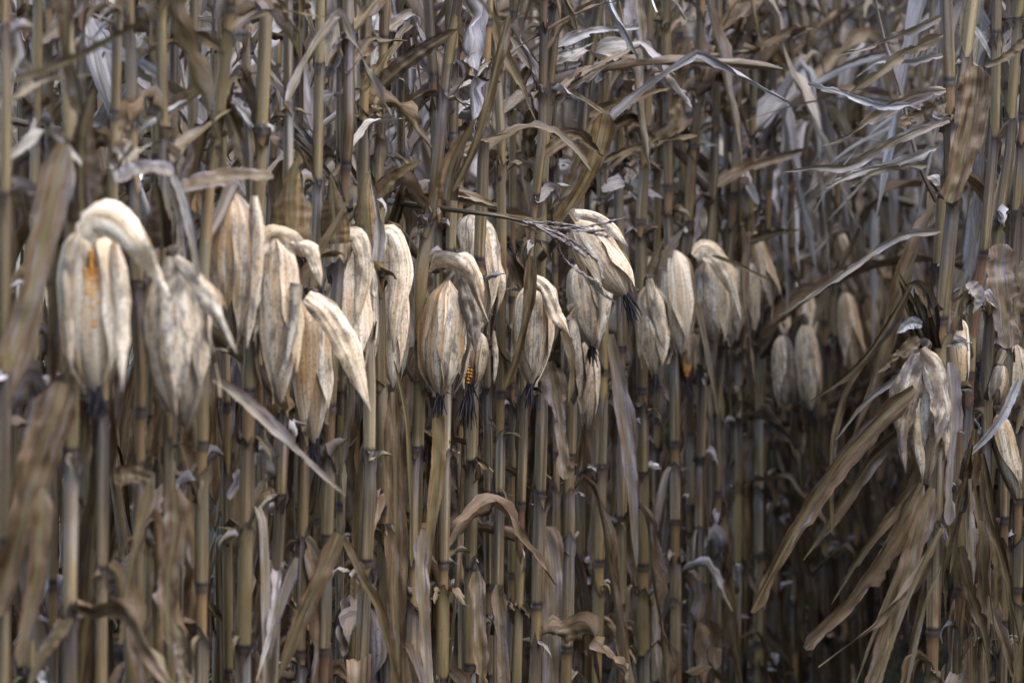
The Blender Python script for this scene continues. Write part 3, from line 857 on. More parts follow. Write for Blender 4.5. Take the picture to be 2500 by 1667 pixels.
place_ear('a10', (842, 590), (836, 860), 62, -0.06, 5, 0.68, 0.1, 0.0, flop=[dict(pts=[(820, 640), (840, 660), (862, 685)], w=14, tone=0.3)])
place_ear('a11', (893, 528), (902, 890), 84, -0.14, 5, 1.0, 0.0, 0.0, label='brightest smooth white ear',
          flop=[dict(pts=[(870, 600), (880, 535), (908, 545), (925, 620), (912, 720), (905, 810)], w=66, tone=1.0, warm=0.0, z0=0.1, curl=1.3)])
place_ear('a13', (1030, 640), (1010, 912), 118, -0.12, 6, 0.78, 0.9, 0.0, label='plump ear with a knotted husk and dark mould stains',
          flop=[dict(pts=[(985, 625, 0.01), (1005, 600, -0.03), (1045, 605, -0.05), (1075, 640, -0.04), (1100, 700), (1122, 742)], w=52, tone=0.62, warm=0.1, z0=0.0, dz=-0.2, curl=1.6),
                dict(pts=[(1040, 590), (1075, 600), (1100, 660), (1110, 700)], w=40, tone=0.8, dz=-0.16), dict(pts=[(1058, 640), (1085, 720), (1092, 812)], w=56, tone=0.22, warm=0.2, dz=-0.17)])
place_ear('a15', (1082, 490), (1100, 770), 112, -0.07, 5, 0.62, 0.15, 0.0, silk=False, label='flat grey white husk sheet',
          flop=[dict(pts=[(1085, 488), (1125, 570), (1150, 660), (1142, 720)], w=46, tone=0.75, warm=0.1, dz=-0.07), dict(pts=[(1060, 500), (1045, 560), (1035, 620)], w=14, tone=0.95, warm=0, dz=-0.05)])
place_ear('a14', (1098, 760), (1078, 890), 62, -0.10, 5, 0.55, 0.4, 0.1, silk=0.09, kernels=(0.35, 0.5, 0.35, 0.97), label='torn ear showing golden kernels',
          flop=[dict(pts=[(1064, 740), (1060, 830), (1066, 895)], w=26, tone=0.7, warm=0), dict(pts=[(1134, 760), (1142, 830), (1135, 880)], w=22, tone=0.5, warm=0.8)])
place_ear('a16', (1225, 650), (1218, 888), 92, -0.12, 6, 0.78, 0.4, 0.0, label='veined ear under a brown pointed husk',
          flop=[dict(pts=[(1215, 640), (1248, 655), (1275, 710), (1310, 775)], w=52, tone=0.72, warm=0.45, dz=-0.19, curl=1.2, prof='lens')])
place_ear('a17', (1318, 505), (1438, 682), 98, -0.22, 6, 0.74, 0.25, 0.0, silk=0.07, label='slanting striped ear ending in dark silk',
          flop=[dict(pts=[(1320, 488), (1370, 500), (1410, 530), (1442, 565)], w=42, tone=0.78, warm=0.0, dz=-0.26)])
place_ear('a18', (1335, 600), (1358, 800), 86, -0.05, 5, 0.68, 0.1, 0.0, flop=[dict(pts=[(1345, 610), (1385, 680), (1375, 800)], w=40, tone=0.6, warm=0.4), dict(pts=[(1370, 600), (1397, 680), (1385, 760)], w=34, tone=0.8, warm=0)])
place_ear('a19', (1352, 780), (1350, 985), 58, -0.12, 5, 0.66, 0.5, 0.0, silk=False)
place_ear('a31', (1310, 720), (1318, 930), 52, -0.12, 5, 0.30, 0.0, 0.0, silk=False, label='dark grey striped husk')
place_ear('a21', (1492, 645), (1506, 868), 76, -0.12, 6, 0.66, 0.55, 0.0, label='smooth oval tan ear', flop=[dict(pts=[(1490, 640), (1505, 720), (1528, 810)], w=40, tone=0.55, warm=0.3)])
place_ear('a22', (1548, 572), (1565, 815), 80, -0.12, 6, 0.92, 0.1, 0.0, label='large cream ear grey at its edge')
place_ear('a24', (1628, 590), (1640, 790), 88, -0.08, 6, 0.74, 0.5, 0.0, flop=[dict(pts=[(1595, 590), (1620, 570), (1660, 610), (1685, 670), (1703, 732)], w=50, tone=0.9, warm=0.05, dz=-0.16)])
place_ear('a25', (1690, 612), (1680, 792), 58, -0.10, 5, 0.88, 0.2, 0.0)
place_ear('a26', (1722, 600), (1720, 770), 46, -0.10, 5, 0.6, 0.2, 0.0)
place_ear('a27', (1755, 610), (1748, 770), 44, -0.10, 5, 0.4, 0.2, 0.0)
place_ear('a27', (1795, 760), (1805, 935), 56, -0.2, 5, 0.5, 0.0, 0.0, seed=3)
place_ear('a23', (1585, 760), (1578, 880), 40, 0.0, 4, 0.4, 0.5, 0.0, kernels=(0.2, 0.6, 0.2, 0.9), silk=0.06, label='small ear with an orange patch of kernels')
# ears of the right cluster
place_ear('r0', (2125, 800), (2128, 1112), 100, -0.14, 6, 0.5, 0.7, 0.01, label='large sharp ear with black speckled husk leaves',
          flop=[dict(pts=[(2112, 815), (2086, 900), (2070, 1000), (2080, 1085)], w=70, tone=0.38, warm=0.5, dz=-0.2), dict(pts=[(2120, 798), (2150, 850), (2166, 940), (2152, 1020)], w=66, tone=0.42, warm=0.5, dz=-0.21, curl=1.1),
                dict(pts=[(2105, 850), (2108, 960), (2120, 1100)], w=38, tone=0.72, warm=0.2, dz=-0.19)])
place_ear('r2', (2205, 730), (2205, 905), 46, -0.10, 4, 0.95, 0.2, 0.0, silk=False, label='narrow bright cream ear')
place_ear('r4', (2290, 950), (2335, 1145), 58, -0.10, 5, 0.55, 0.95, 0.0, silk=False, label='rusty brown ear slanting right')
place_ear('r5', (2325, 780), (2330, 940), 66, -0.05, 5, 0.75, 0.4, 0.0)
place_ear('r3', (2300, 830), (2285, 930), 40, -0.14, 4, 0.5, 0.5, 0.0, silk=False)

# leaves one can pick out in the photograph
L = place_leaf
L('a1', [(150, 330), (115, 480), (70, 680), (20, 850), (-25, 960)], 96, -0.16, [0.2, 0.3, 0.1], 0.15, 0.7, 0.1, 0.15, 0.6, 0.35, 'strap')
L('a1', [(150, -30), (155, 110), (185, 260)], 54, -0.14, [0.1, -0.3], 0.3, 1.3, 0.1, 0.1, 0.28, 0.1, 'strap')
L('a1', [(190, 500), (185, 430), (190, 300), (215, 205)], 100, -0.04, [0, 0.2], -0.1, -0.8, 0.06, 0.1, 0.2, 0.5, 'up')
L('a1', [(145, 880), (90, 1060), (40, 1240), (-20, 1420)], 104, -0.18, [0, 0.2], 0.15, 0.6, 0.15, 0.2, 0.34, 0.35, 'strap')
L('a1', [(100, 1120), (85, 1300), (45, 1530)], 62, -0.22, [0.2, 0.4, 0], 0.15, 0.7, 0.2, 0.2, 0.45, 0.1, 'strap')
L('a1', [(165, 1420), (100, 1500), (60, 1600)], 30, -0.16, [0, 0.3], 0.3, 0.6, 0.1, 0.1, 0.6, 0.0)
L('a0', [(28, 190), (130, 155), (230, 110), (330, 50), (400, -10)], 26, -0.05, [0.4, 0.2], 0.5, 1.2, 0.1, 0.1, 0.2, 0.2)
L('a30', [(60, 30), (85, 80), (100, 150)], 44, 0.1, [0, 0.2], 0.2, 0.6, 0.1, 0.2, 0.16, 0.9)
L('a3', [(262, 415), (310, 392), (365, 386), (400, 402)], 44, -0.16, [0.6, 0.4, 0.6], 0.1, 0.4, 0.05, 0.1, 0.78, 0.0, 'strap')
L('a4', [(395, 398), (420, 470), (440, 560), (452, 640)], 26, -0.18, [0.3, 0.6], 0.2, 0.8, 0.1, 0.1, 0.7, 0.0, 'strap')
L('a4', [(372, 570), (368, 500), (355, 400)], 74, -0.02, [0, 0.1], 0.35, 1.2, 0.06, 0.1, 0.1, 0.35, 'up')
L('a5', [(405, 438), (480, 415), (560, 404), (628, 408)], 56, -0.10, [0.5, 0.4, 0.6], 0.1, 0.5, 0.08, 0.12, 0.72, 0.0, 'strap')
L('a5', [(410, 440), (412, 540), (420, 650)], 30, -0.08, [0.3, 0.7], 0.2, 0.8, 0.1, 0.1, 0.66, 0.1, 'strap')
L('a5', [(508, 230), (540, 300), (565, 400)], 46, 0.02, [0.2, 0.1], 0.4, 1.2, 0.1, 0.1, 0.15, 0.4)
L('a5', [(330, 275), (400, 245), (490, 185)], 52, 0.05, [0.2, 0.2], 0.1, 0.6, 0.15, 0.2, 0.5, 0.3, 'strap')
L('a7', [(672, 590), (668, 500), (670, 420), (682, 362)], 100, -0.06, [0, 0.1], -0.1, -0.9, 0.05, 0.05, 0.5, 1.0, 'up')
L('a8', [(770, 560), (765, 480), (758, 400)], 84, -0.04, [0, 0.2], -0.1, -0.9, 0.05, 0.1, 0.38, 1.0, 'up')
L('a9', [(850, 610), (840, 520), (838, 430), (850, 390)], 80, -0.07, [0, 0.1], -0.1, -0.9, 0.05, 0.1, 0.5, 1.0, 'up')
L('a9', [(868, 600), (872, 510), (850, 400)], 28, -0.09, [0, 0.3], 0.2, 1.0, 0.05, 0.1, 0.72, 0.25, 'up')
L('a8', [(640, 730), (700, 640), (760, 540), (808, 445)], 34, -0.20, [0.5, 0.3], 0.4, 1.0, 0.1, 0.1, 0.46, 0.0)
L('a10', [(850, 500), (895, 425), (968, 368)], 46, -0.04, [0.3, 0.5], 0.3, 0.9, 0.1, 0.1, 0.34, 0.5)
L('a11', [(870, 620), (905, 520), (948, 380)], 42, -0.06, [0.2, 0.3], 0.4, 1.1, 0.05, 0.1, 0.25, 0.8, 'strap')
L('a9', [(878, 195), (940, 140), (1055, 65)], 52, 0.05, [0.3, 0.2], 0.1, 0.5, 0.1, 0.1, 0.16, 0.5)
L('a8', [(750, 180), (775, 120), (800, 60)], 40, 0.06, [0.2, 0.2], 0.1, 0.4, 0.2, 0.5, 0.72, 0.0)
L('a9', [(835, 210), (870, 160), (905, 100)], 22, -0.12, [0.2, 0.6], 0.4, 0.8, 0.1, 0.1, 0.45, 0.7)
L('a12', [(1168, 35), (1135, 170), (1095, 320), (1040, 440)], 30, -0.12, [0.6, 0.3, 0.2], 0.4, 1.0, 0.1, 0.15, 0.30, 0.4, 'strap')
L('a12', [(1030, 460), (1040, 380), (1095, 270)], 60, -0.04, [0.1, 0.2], 0.4, 1.1, 0.06, 0.1, 0.3, 0.55, 'up')
L('a16', [(1105, 362), (1150, 322), (1200, 295), (1255, 298), (1310, 335), (1356, 392)], 34, -0.18, [0.9, 0.7, 0.5], 0.2, 0.7, 0.2, 0.8, 0.58, 0.3, 'strap')
L('a16', [(1120, -20), (1150, 110), (1195, 200), (1236, 292)], 34, -0.10, [0.2, 0.5], 0.4, 0.9, 0.1, 0.3, 0.5, 0.3)
L('a18', [(1392, 262), (1370, 350), (1335, 430), (1278, 520)], 66, -0.20, [0.1, 0.1], 0.15, 0.6, 0.04, 0.06, 0.42, 0.92, 'strap')
L('a18', [(1300, 205), (1350, 235), (1394, 265)], 18, -0.16, [0.4, 0.4], 0.2, 0.6, 0.1, 0.1, 0.5, 0.1, 'strap')
L('a18', [(1372, 272), (1335, 350), (1305, 430), (1262, 480)], 44, -0.17, [0.2, 0.4], 0.3, 0.8, 0.2, 0.3, 0.55, 0.2)
L('a17', [(1225, 250), (1212, 330), (1215, 420)], 44, 0.05, [0.2, 0.2], 0.2, 0.6, 0.2, 0.4, 0.28, 0.5, 'strap')
L('a16', [(1218, 588), (1212, 690), (1190, 800), (1160, 890)], 30, -0.22, [0.3, 0.2, 0.3], 0.5, 0.9, 0.08, 0.2, 0.24, 0.5, 'strap', name='leaf', label='narrow dark olive leaf crossing in front of the veined ear')
L('a17', [(1262, 830), (1285, 950), (1298, 1100)], 62, -0.14, [0.1, 0.3], 0.05, 0.3, 0.12, 0.5, 0.62, 0.05, 'strap')
L('a17', [(1290, 760), (1310, 840), (1305, 930)], 34, -0.18, [0.6, 0.3], 0.3, 0.8, 0.1, 0.2, 0.55, 0.2)
L('a20', [(1400, 768), (1420, 880), (1440, 1020), (1452, 1160), (1462, 1300)], 44, -0.12, [0.2, 0.3, 0.2], 0.3, 0.5, 0.12, 0.2, 0.62, 0.05, 'lens')
L('a31', [(1238, 1240), (1255, 1222), (1268, 1300), (1268, 1440), (1262, 1600)], 60, -0.18, [0.1, 0.1], 0.05, 0.3, 0.3, 0.15, 0.6, 0.2, 'strap')
L('a14', [(1092, 1312), (1098, 1400), (1108, 1600)], 46, -0.12, [0.3, 0.1, 0.4], 0.25, 0.5, 0.3, 0.3, 0.48, 0.1, 'strap')
L('a15', [(1142, 1342), (1150, 1440), (1158, 1600)], 38, -0.12, [0.1, 0.2], 0.25, 0.6, 0.08, 0.2, 0.48, 0.1, 'strap')
L('a12', [(970, 1215), (968, 1330), (985, 1600)], 38, -0.10, [0.5, 0.3], 0.1, 0.3, 0.4, 0.1, 0.62, 0.15, 'strap')
L('a13', [(1003, 915), (1006, 1060), (990, 1200), (975, 1350)], 34, -0.10, [0.2, 0.1], 0.3, 0.7, 0.05, 0.1, 0.5, 0.95, 'strap')
L('a12', [(905, 830), (932, 950), (942, 1100), (945, 1300)], 14, -0.20, [0.2, 0.1], 0.5, 0.8, 0.02, 0.05, 0.55, 0.9, 'strap')
L('a10', [(905, 900), (908, 1100), (910, 1300), (915, 1600)], 54, -0.02, [0.1, 0.2], 0.15, 0.5, 0.15, 0.15, 0.4, 0.35, 'strap')
L('a6', [(490, 872), (560, 925), (640, 1000), (720, 1070), (794, 1138)], 44, -0.22, [0.4, 0.6, 0.3], 0.3, 0.8, 0.15, 0.3, 0.72, 0.1, 'lens', label='pale torn leaf slanting down to the right')
L('a8', [(785, 1235), (830, 1330), (875, 1420), (912, 1600)], 34, -0.16, [0.5, 0.7], 0.6, 0.8, 0.03, 0.05, 0.25, 0.75, 'strap')
L('a8', [(778, 1225), (735, 1320), (690, 1420), (640, 1560)], 62, -0.22, [0.2, 0.4, 0.2], 0.15, 0.7, 0.06, 0.1, 0.5, 0.35, 'lens')
L('a3', [(262, 1100), (305, 1090), (348, 1100)], 56, -0.16, [0.1, 0.1], 0.1, 0.4, 0.1, 0.2, 0.36, 0.1, 'strap')
L('a3', [(345, 1105), (320, 1210), (295, 1330), (275, 1480)], 28, -0.20, [0.4, 0.6], 0.3, 0.6, 0.15, 0.2, 0.5, 0.1, 'strap')
L('a4', [(400, 1120), (402, 1220), (385, 1340), (390, 1480)], 62, -0.10, [0.1, 0.3], 0.1, 0.5, 0.25, 0.2, 0.48, 0.1, 'strap')
L('a4', [(405, 1435), (418, 1500), (430, 1620)], 46, -0.14, [0.1, 0.2], 0.1, 0.4, 0.4, 0.3, 0.62, 0.0, 'strap')
L('a7', [(680, 1280), (640, 1400), (600, 1560)], 30, -0.12, [0.4, 0.6], 0.3, 0.7, 0.15, 0.1, 0.7, 0.0)
L('a23', [(1580, 85), (1548, 190), (1520, 290), (1500, 345)], 46, -0.12, [0.1, 0.3], 0.15, 0.5, 0.05, 0.1, 0.38, 0.6, 'strap')
L('a23', [(1555, 238), (1545, 285), (1500, 325), (1440, 348)], 38, -0.16, [0.3, 0.1], 0.1, 0.5, 0.06, 0.1, 0.6, 0.4)
L('a25', [(1715, -20), (1672, 120), (1630, 220), (1595, 285)], 22, -0.10, [0.4, 0.4], 0.5, 1.0, 0.04, 0.05, 0.26, 0.75)
L('a24', [(1635, 588), (1700, 612), (1768, 645)], 12, -0.20, [0.3, 0.3], 0.4, 0.8, 0.03, 0.05, 0.4, 0.2, 'strap')
L('a26', [(1715, 560), (1770, 540), (1838, 528)], 24, -0.10, [0.3, 0.2], 0.3, 0.8, 0.05, 0.1, 0.25, 0.6)
L('a22', [(1495, 640), (1515, 570), (1528, 545)], 30, -0.14, [0.1, 0.3], 0.3, 0.6, 0.03, 0.05, 0.5, 0.3, 'up')
L('a22', [(1520, 620), (1540, 570), (1570, 525)], 34, -0.14, [0.2, 0.3], 0.3, 0.6, 0.03, 0.05, 0.68, 0.0, 'up')
L('a24', [(1580, 620), (1600, 570), (1622, 530)], 30, -0.14, [0.2, 0.3], 0.4, 0.8, 0.03, 0.05, 0.25, 0.5, 'up')
L('a23', [(1585, 770), (1600, 700), (1640, 900), (1650, 960)], 16, -0.2, [0.3, 0.3], 0.4, 0.8, 0.03, 0.05, 0.5, 0.3, 'strap')
L('a19', [(1368, 190), (1395, 165), (1430, 148)], 26, 0.0, [0.8, 0.6], 0.1, 0.4, 0.1, 0.15, 0.9, 0.0)
L('a20', [(1465, -10), (1475, 90), (1472, 190)], 26, -0.1, [0.2, 0.3], 0.1, 0.5, 0.08, 0.1, 0.7, 0.0)
# right cluster
L('r1', [(2240, 152, 0), (2238, 200), (2225, 290), (2205, 380), (2178, 465)], 84, -0.18, [0.0, 0.05, 0.1], 0.05, 0.4, 0.02, 0.12, 0.46, 0.2, 'strap', label='wide grey brown leaf folded over at its top')
L('r1', [(2352, 90), (2310, 130), (2262, 152)], 26, -0.12, [0.4, 0.3], 0.2, 0.7, 0.05, 0.1, 0.48, 0.2, 'strap')
S = [([(2172, 208), (2095, 220), (2010, 268), (1950, 310), (1890, 335)], 24, 0.55, 0.35), ([(2090, 240), (2020, 242), (1940, 215), (1855, 194)], 14, 0.85, 0.0),
     ([(2180, 275), (2090, 305), (2020, 345), (1950, 382), (1880, 385), (1800, 395)], 20, 0.62, 0.2), ([(2150, 340), (2060, 375), (1970, 395), (1890, 432)], 20, 0.66, 0.3),
     ([(2160, 40), (2060, 85), (1990, 110), (1920, 128)], 20, 0.42, 0.1), ([(2165, 80), (2080, 120), (2020, 165), (1950, 215)], 22, 0.45, 0.4), ([(2165, 128), (2090, 142), (2020, 140), (1955, 185)], 16, 0.75, 0.0),
     ([(2130, 380), (2060, 385), (2000, 400), (1950, 430)], 14, 0.55, 0.5), ([(2160, 530), (2060, 545), (1960, 610), (1880, 670), (1790, 725)], 16, 0.6, 0.1),
     ([(2175, 235), (2120, 255), (2080, 275), (2065, 290)], 34, 0.35, 0.4)]
for i, (pts, w, tn, wm) in enumerate(S):
    L('r0', pts, w * 1.45, -0.10 - 0.03 * (i % 3), [0.2, 0.7, 0.2, 0.6], 0.2, 0.4, 0.35, 0.9, tn + 0.12, wm, 'strap' if i % 2 else 'lens', seed=i)
for pts, w, tn, wm in [([(2130, 800), (2100, 700), (2060, 618)], 30, 0.25, 0.3), ([(2145, 800), (2130, 700), (2120, 618)], 22, 0.3, 0.25), ([(2105, 800), (2085, 700), (2068, 640)], 26, 0.16, 0.5),
                       ([(2135, 810), (2095, 720), (2062, 640)], 44, 0.12, 0.6), ([(2140, 800), (2118, 720), (2098, 655)], 48, 0.14, 0.4), ([(2150, 800), (2145, 720), (2135, 640)], 44, 0.10, 0.3), ([(2150, 720), (2110, 655), (2070, 660)], 46, 0.3, 0.1), ([(2200, 760), (2200, 700), (2230, 660)], 34, 0.4, 0.2), ([(2180, 790), (2200, 720), (2215, 640)], 24, 0.55, 0.1)]:
    L('r0', pts, w, -0.12, [0.2, 0.3], 0.45, 1.2, 0.05, 0.1, tn, wm, 'up')
L('r0', [(2090, 655), (2035, 755), (1960, 850), (1856, 925)], 30, -0.18, [0.4, 0.2, 0.5], 0.45, 1.0, 0.12, 0.3, 0.22, 0.3)
L('r0', [(2050, 740), (1960, 860), (1915, 990), (1908, 1120), (1912, 1228)], 26, -0.14, [0.5, 0.3, 0.4], 0.4, 0.9, 0.15, 0.3, 0.32, 0.2, 'strap')
L('r0', [(2118, 745), (2090, 742), (2060, 765)], 30, -0.20, [0.3, 0.2], 0.1, 0.6, 0.1, 0.2, 0.9, 0.0)
L('r0', [(2110, 775), (2070, 810), (2015, 855)], 40, -0.19, [0.2, 0.3], 0.15, 0.6, 0.15, 0.5, 0.55, 0.1)
L('r0', [(2100, 890), (2010, 970), (1905, 1090), (1820, 1230), (1725, 1405)], 62, -0.22, [0.3, 0.5, 0.2, 0.4], 0.35, 0.8, 0.15, 0.25, 0.42, 0.3, 'strap', label='long brown leaf reaching down left across the dark gap')
L('r0', [(2110, 950), (2000, 1060), (1910, 1190), (1845, 1285)], 40, -0.10, [0.3, 0.5, 0.4], 0.4, 0.8, 0.1, 0.2, 0.5, 0.05, 'lens')
L('r0', [(2095, 840), (2040, 880), (1980, 930), (1920, 1010)], 20, -0.16, [0.5, 0.8], 0.2, 0.6, 0.2, 0.2, 0.75, 0.0)
L('r0', [(2115, 1110), (2045, 1240), (1960, 1370), (1848, 1488)], 70, -0.20, [0.2, 0.4, 0.2], 0.4, 0.9, 0.15, 0.25, 0.36, 0.4, 'strap')
L('r0', [(2140, 1120), (2095, 1270), (2055, 1400), (1990, 1600)], 66, -0.24, [0.1, 0.3, 0.2], 0.2, 0.7, 0.3, 0.3, 0.45, 0.35, 'strap')
L('r0', [(2165, 1210), (2085, 1330), (2010, 1430), (1880, 1532)], 26, -0.28, [0.4, 1.4, 0.6, 1.6], 0.2, 0.9, 0.4, 0.4, 0.52, 0.35)
L('r0', [(2160, 1210), (2085, 1370), (2005, 1600)], 16, -0.30, [0.2, 0.2], 0.5, 0.9, 0.02, 0.05, 0.55, 0.6, 'strap')
L('r0', [(2160, 1300), (2120, 1400), (2075, 1600)], 14, -0.26, [0.2, 0.4], 0.5, 0.9, 0.02, 0.05, 0.6, 0.1, 'strap')
L('r1', [(2182, 832), (2192, 940), (2185, 1060), (2178, 1205)], 46, -0.20, [0.1, 0.3, 0.1], 0.15, 0.5, 0.06, 0.35, 0.78, 0.05, 'strap')
L('r2', [(2340, 870), (2300, 955), (2255, 1015), (2205, 1062)], 26, -0.18, [0.3, 0.6, 0.2], 0.1, 0.5, 0.05, 0.1, 0.85, 0.0)
L('r3', [(2300, 560), (2295, 640), (2308, 720), (2312, 800)], 84, -0.10, [0.1, 0.2], 0.1, 0.4, 0.0, 0.4, 0.62, 0.0, 'strap', label='pale webbed torn leaf sheet')
L('r2', [(2222, 650), (2245, 680), (2235, 720)], 38, -0.14, [0.3, 0.4], 0.1, 0.8, 0.1, 0.1, 0.8, 0.1)
L('r4', [(2270, 1190), (2285, 1280), (2290, 1400)], 34, -0.14, [0.2, 0.3], 0.3, 0.7, 0.1, 0.1, 0.4, 0.2)
L('r5', [(2352, 600), (2335, 700), (2345, 780)], 40, -0.14, [0.2, 0.2], 0.1, 0.6, 0.15, 0.4, 0.66, 0.0)
L('r2', [(2235, 60), (2270, 120), (2300, 180)], 18, 0.0, [0.4, 0.6], 0.2, 0.6, 0.1, 0.2, 0.8, 0.0)

up_ = np.random.default_rng(66)
for i in range(80):                      # the tangle of broken blades above the ears
    key = list(PLANTS)[int(up_.integers(len(PLANTS)))]
    pth = PLANTS[key][0]
    y0 = up_.uniform(60, 470)
    ys_ = [p[1] for p in pth]
    if y0 < ys_[0]:
        continue
    x0 = float(np.interp(y0, ys_, [p[0] for p in pth]))
    a = radians(up_.uniform(15, 68)) if up_.uniform() < 0.72 else radians(up_.uniform(100, 165))
    ln = up_.uniform(90, 250); br = up_.uniform(0.45, 1.2)
    x1, y1 = x0 + cos(a) * ln * 0.5, y0 - sin(a) * ln * 0.5
    a2 = a - up_.uniform(0.0, 0.5) if br > 0.8 else a - up_.uniform(0.6, 2.0)
    x2, y2 = x1 + cos(a2) * ln * 0.5, y1 - sin(a2) * ln * 0.5
    dd = up_.uniform(0.06, 0.35)
    L(key, [(x0, y0), ((x0 + x1) / 2, (y0 + y1) / 2 - 4, dd * 0.3), (x1, y1, dd * 0.6), ((x1 + x2) / 2, (y1 + y2) / 2, dd * 0.8), (x2, y2, dd)], up_.uniform(16, 44), 0.0, list(up_.normal(size=4) * 0.6),
      0.3, up_.uniform(0.3, 1.5), 0.35, 0.5, up_.uniform(0.2, 1.05), up_.choice([0.0, 0.2, 0.6]), up_.choice(['leaf', 'strap', 'lens']), seed=i)
sk = np.random.default_rng(55)
for i in range(26):
    x0 = sk.uniform(2120, 2260); y0 = sk.uniform(980, 1330); dx = sk.uniform(-0.75, 0.12) if x0 < 2200 else sk.uniform(-0.25, 0.3)
    ln = sk.uniform(220, 460)
    L(['r0', 'r1', 'r2', 'r3'][i % 4], [(x0, y0), (x0 + dx * ln * 0.25, y0 + ln * 0.3), (x0 + dx * ln * 0.6, y0 + ln * 0.62), (x0 + dx * ln * sk.uniform(0.8, 1.05), y0 + ln)], sk.uniform(16, 44), -0.05 + sk.uniform(-0.12, 0.14),
      list(sk.normal(size=4) * 0.5), 0.35, sk.uniform(0.5, 1.4), 0.4, 0.6, sk.uniform(0.15, 0.6), sk.choice([0.1, 0.4, 0.7]), 'leaf', seed=i)
# broken top lying across the middle of the row
D0 = 4.86
rng = np.random.default_rng(77)
o0 = P(930, 470, D0)
bt = empty('broken_corn_top', o0, 'broken corn top lying level across the row, its tassel over the slanting ear', 'broken stalk')
mb = MB()
pth = smooth_path([P(880, 462, D0 + 0.12), P(940, 470, D0), P(1060, 485, D0 - 0.02), P(1150, 497, D0 - 0.02), P(1225, 515, D0 - 0.03)], 24)
tube(mb, pth, np.linspace(0.0065, 0.003, 24), 8, (0.42, 0.2, 0.3), 'sheath', 0.6)
mb.obj('stalk', bt, o0)
for pts, w, tn, wm, tw in [([(930, 448), (1010, 440), (1080, 452), (1145, 476)], 38, 0.62, 0.1, [0.4, 0.5, 0.3]), ([(928, 458), (1020, 452), (1090, 470), (1140, 480)], 36, 0.45, 0.25, [0.2, 0.2, 0.4]),
                       ([(1140, 492), (1190, 500), (1240, 505), (1255, 470)], 10, 0.6, 0.0, [0.3, 0.5, 0.3])]:
    mb = MB()
    q = smooth_path([P(a, b, D0 - 0.03) for a, b in pts], 34)
    blade(mb, q, (0, -1, 0.3), w * 1.063 / 2 / FPX * D0, rng, 'lens', tw, 0.3, 0.8, 0.06, 0.1, (tn, wm, rng.uniform()), 'leaf')
    mb.obj('leaf', bt, o0)
mb = MB()
for pts in [[(1225, 515), (1290, 525), (1350, 520), (1440, 500)], [(1215, 512), (1280, 535), (1310, 560), (1345, 590)], [(1230, 518), (1270, 545), (1300, 600), (1380, 655)], [(1210, 510), (1300, 515), (1360, 535), (1400, 545)],
            [(1220, 514), (1300, 545), (1370, 600), (1385, 640)], [(1200, 508), (1270, 540), (1330, 575)], [(1225, 516), (1320, 530), (1395, 528)]]:
    q = smooth_path([P(a, b, D0 - 0.06 - 0.03 * (b % 3)) for a, b in pts], 30)
    tube(mb, q, np.linspace(0.0018, 0.0009, 30), 4, (0.5, 0, 0), 'tassel')
    for k in range(70):
        i = int(rng.uniform(6, 28))
        dv = norm(q[i + 1] - q[i]); sd = rng.normal(size=3); sd = norm(sd - dv * np.dot(sd, dv))
        oo = q[i] + (q[i + 1] - q[i]) * rng.uniform()
        tube(mb, [oo, oo + dv * 0.004 + sd * 0.002, oo + dv * 0.009 + sd * 0.0024], [0.0006, 0.0013, 0.0003], 4, (0.5, 0, 0), 'tassel')
mb.obj('tassel', bt, o0)

def loose_cane(pts, w, D, label, name='broken_stalk'):
    rng = np.random.default_rng(abs(int(pts[0][0])) + 5)
    q = smooth_path([P(p[0], p[1], D + (p[2] if len(p) > 2 else 0)) for p in pts], 20)
    r = w * 1.063 / 2 / FPX * D
    z = np.zeros(20); z[6] = z[15] = 1.0
    rr = np.full(20, r); rr[6] = rr[15] = r * 1.15
    mb = MB(); tube(mb, q, rr, 10, (0.35, 0.3, rng.uniform()), 'sheath', 0.4 + 0.0 * z)
    c0 = q[0]
    o = mb.obj(name, None, c0); o.location = tuple(c0)
    o['label'] = label; o['category'] = 'broken stalk'
loose_cane([(-10, 268), (60, 285), (150, 302)], 17, 4.35, 'dark broken stalk lying level behind the leftmost stalks near the top')
loose_cane([(270, 345), (380, 338), (520, 345)], 9, 4.6, 'thin pale broken cane lying level above the folded pale leaves')
loose_cane([(400, 362), (460, 388), (520, 410)], 15, 5.0, 'short dark broken stalk slanting down behind the leaning stalk')
loose_cane([(1830, 395), (1950, 428), (2100, 470)], 20, 8.2, 'blurred broken stalk slanting behind the streaming ragged leaves')
# weed stem by the right cluster
q = smooth_path([P(1998, -60, 4.8), P(2030, 90, 4.8), P(2068, 210, 4.78), P(2095, 320, 4.76), P(2120, 400, 4.76), P(2150, 462, 4.78)], 26)
mb = MB(); tube(mb, q, np.linspace(0.0022, 0.0042, 26), 8, (0.36, 0.5, 0.2), 'sheath', 0.7)
st = mb.obj('bent_stem', None, q[-1]); st.location = tuple(q[-1])
st['label'] = 'thin bare bent stem arching down to the right row end cluster'; st['category'] = 'stem'

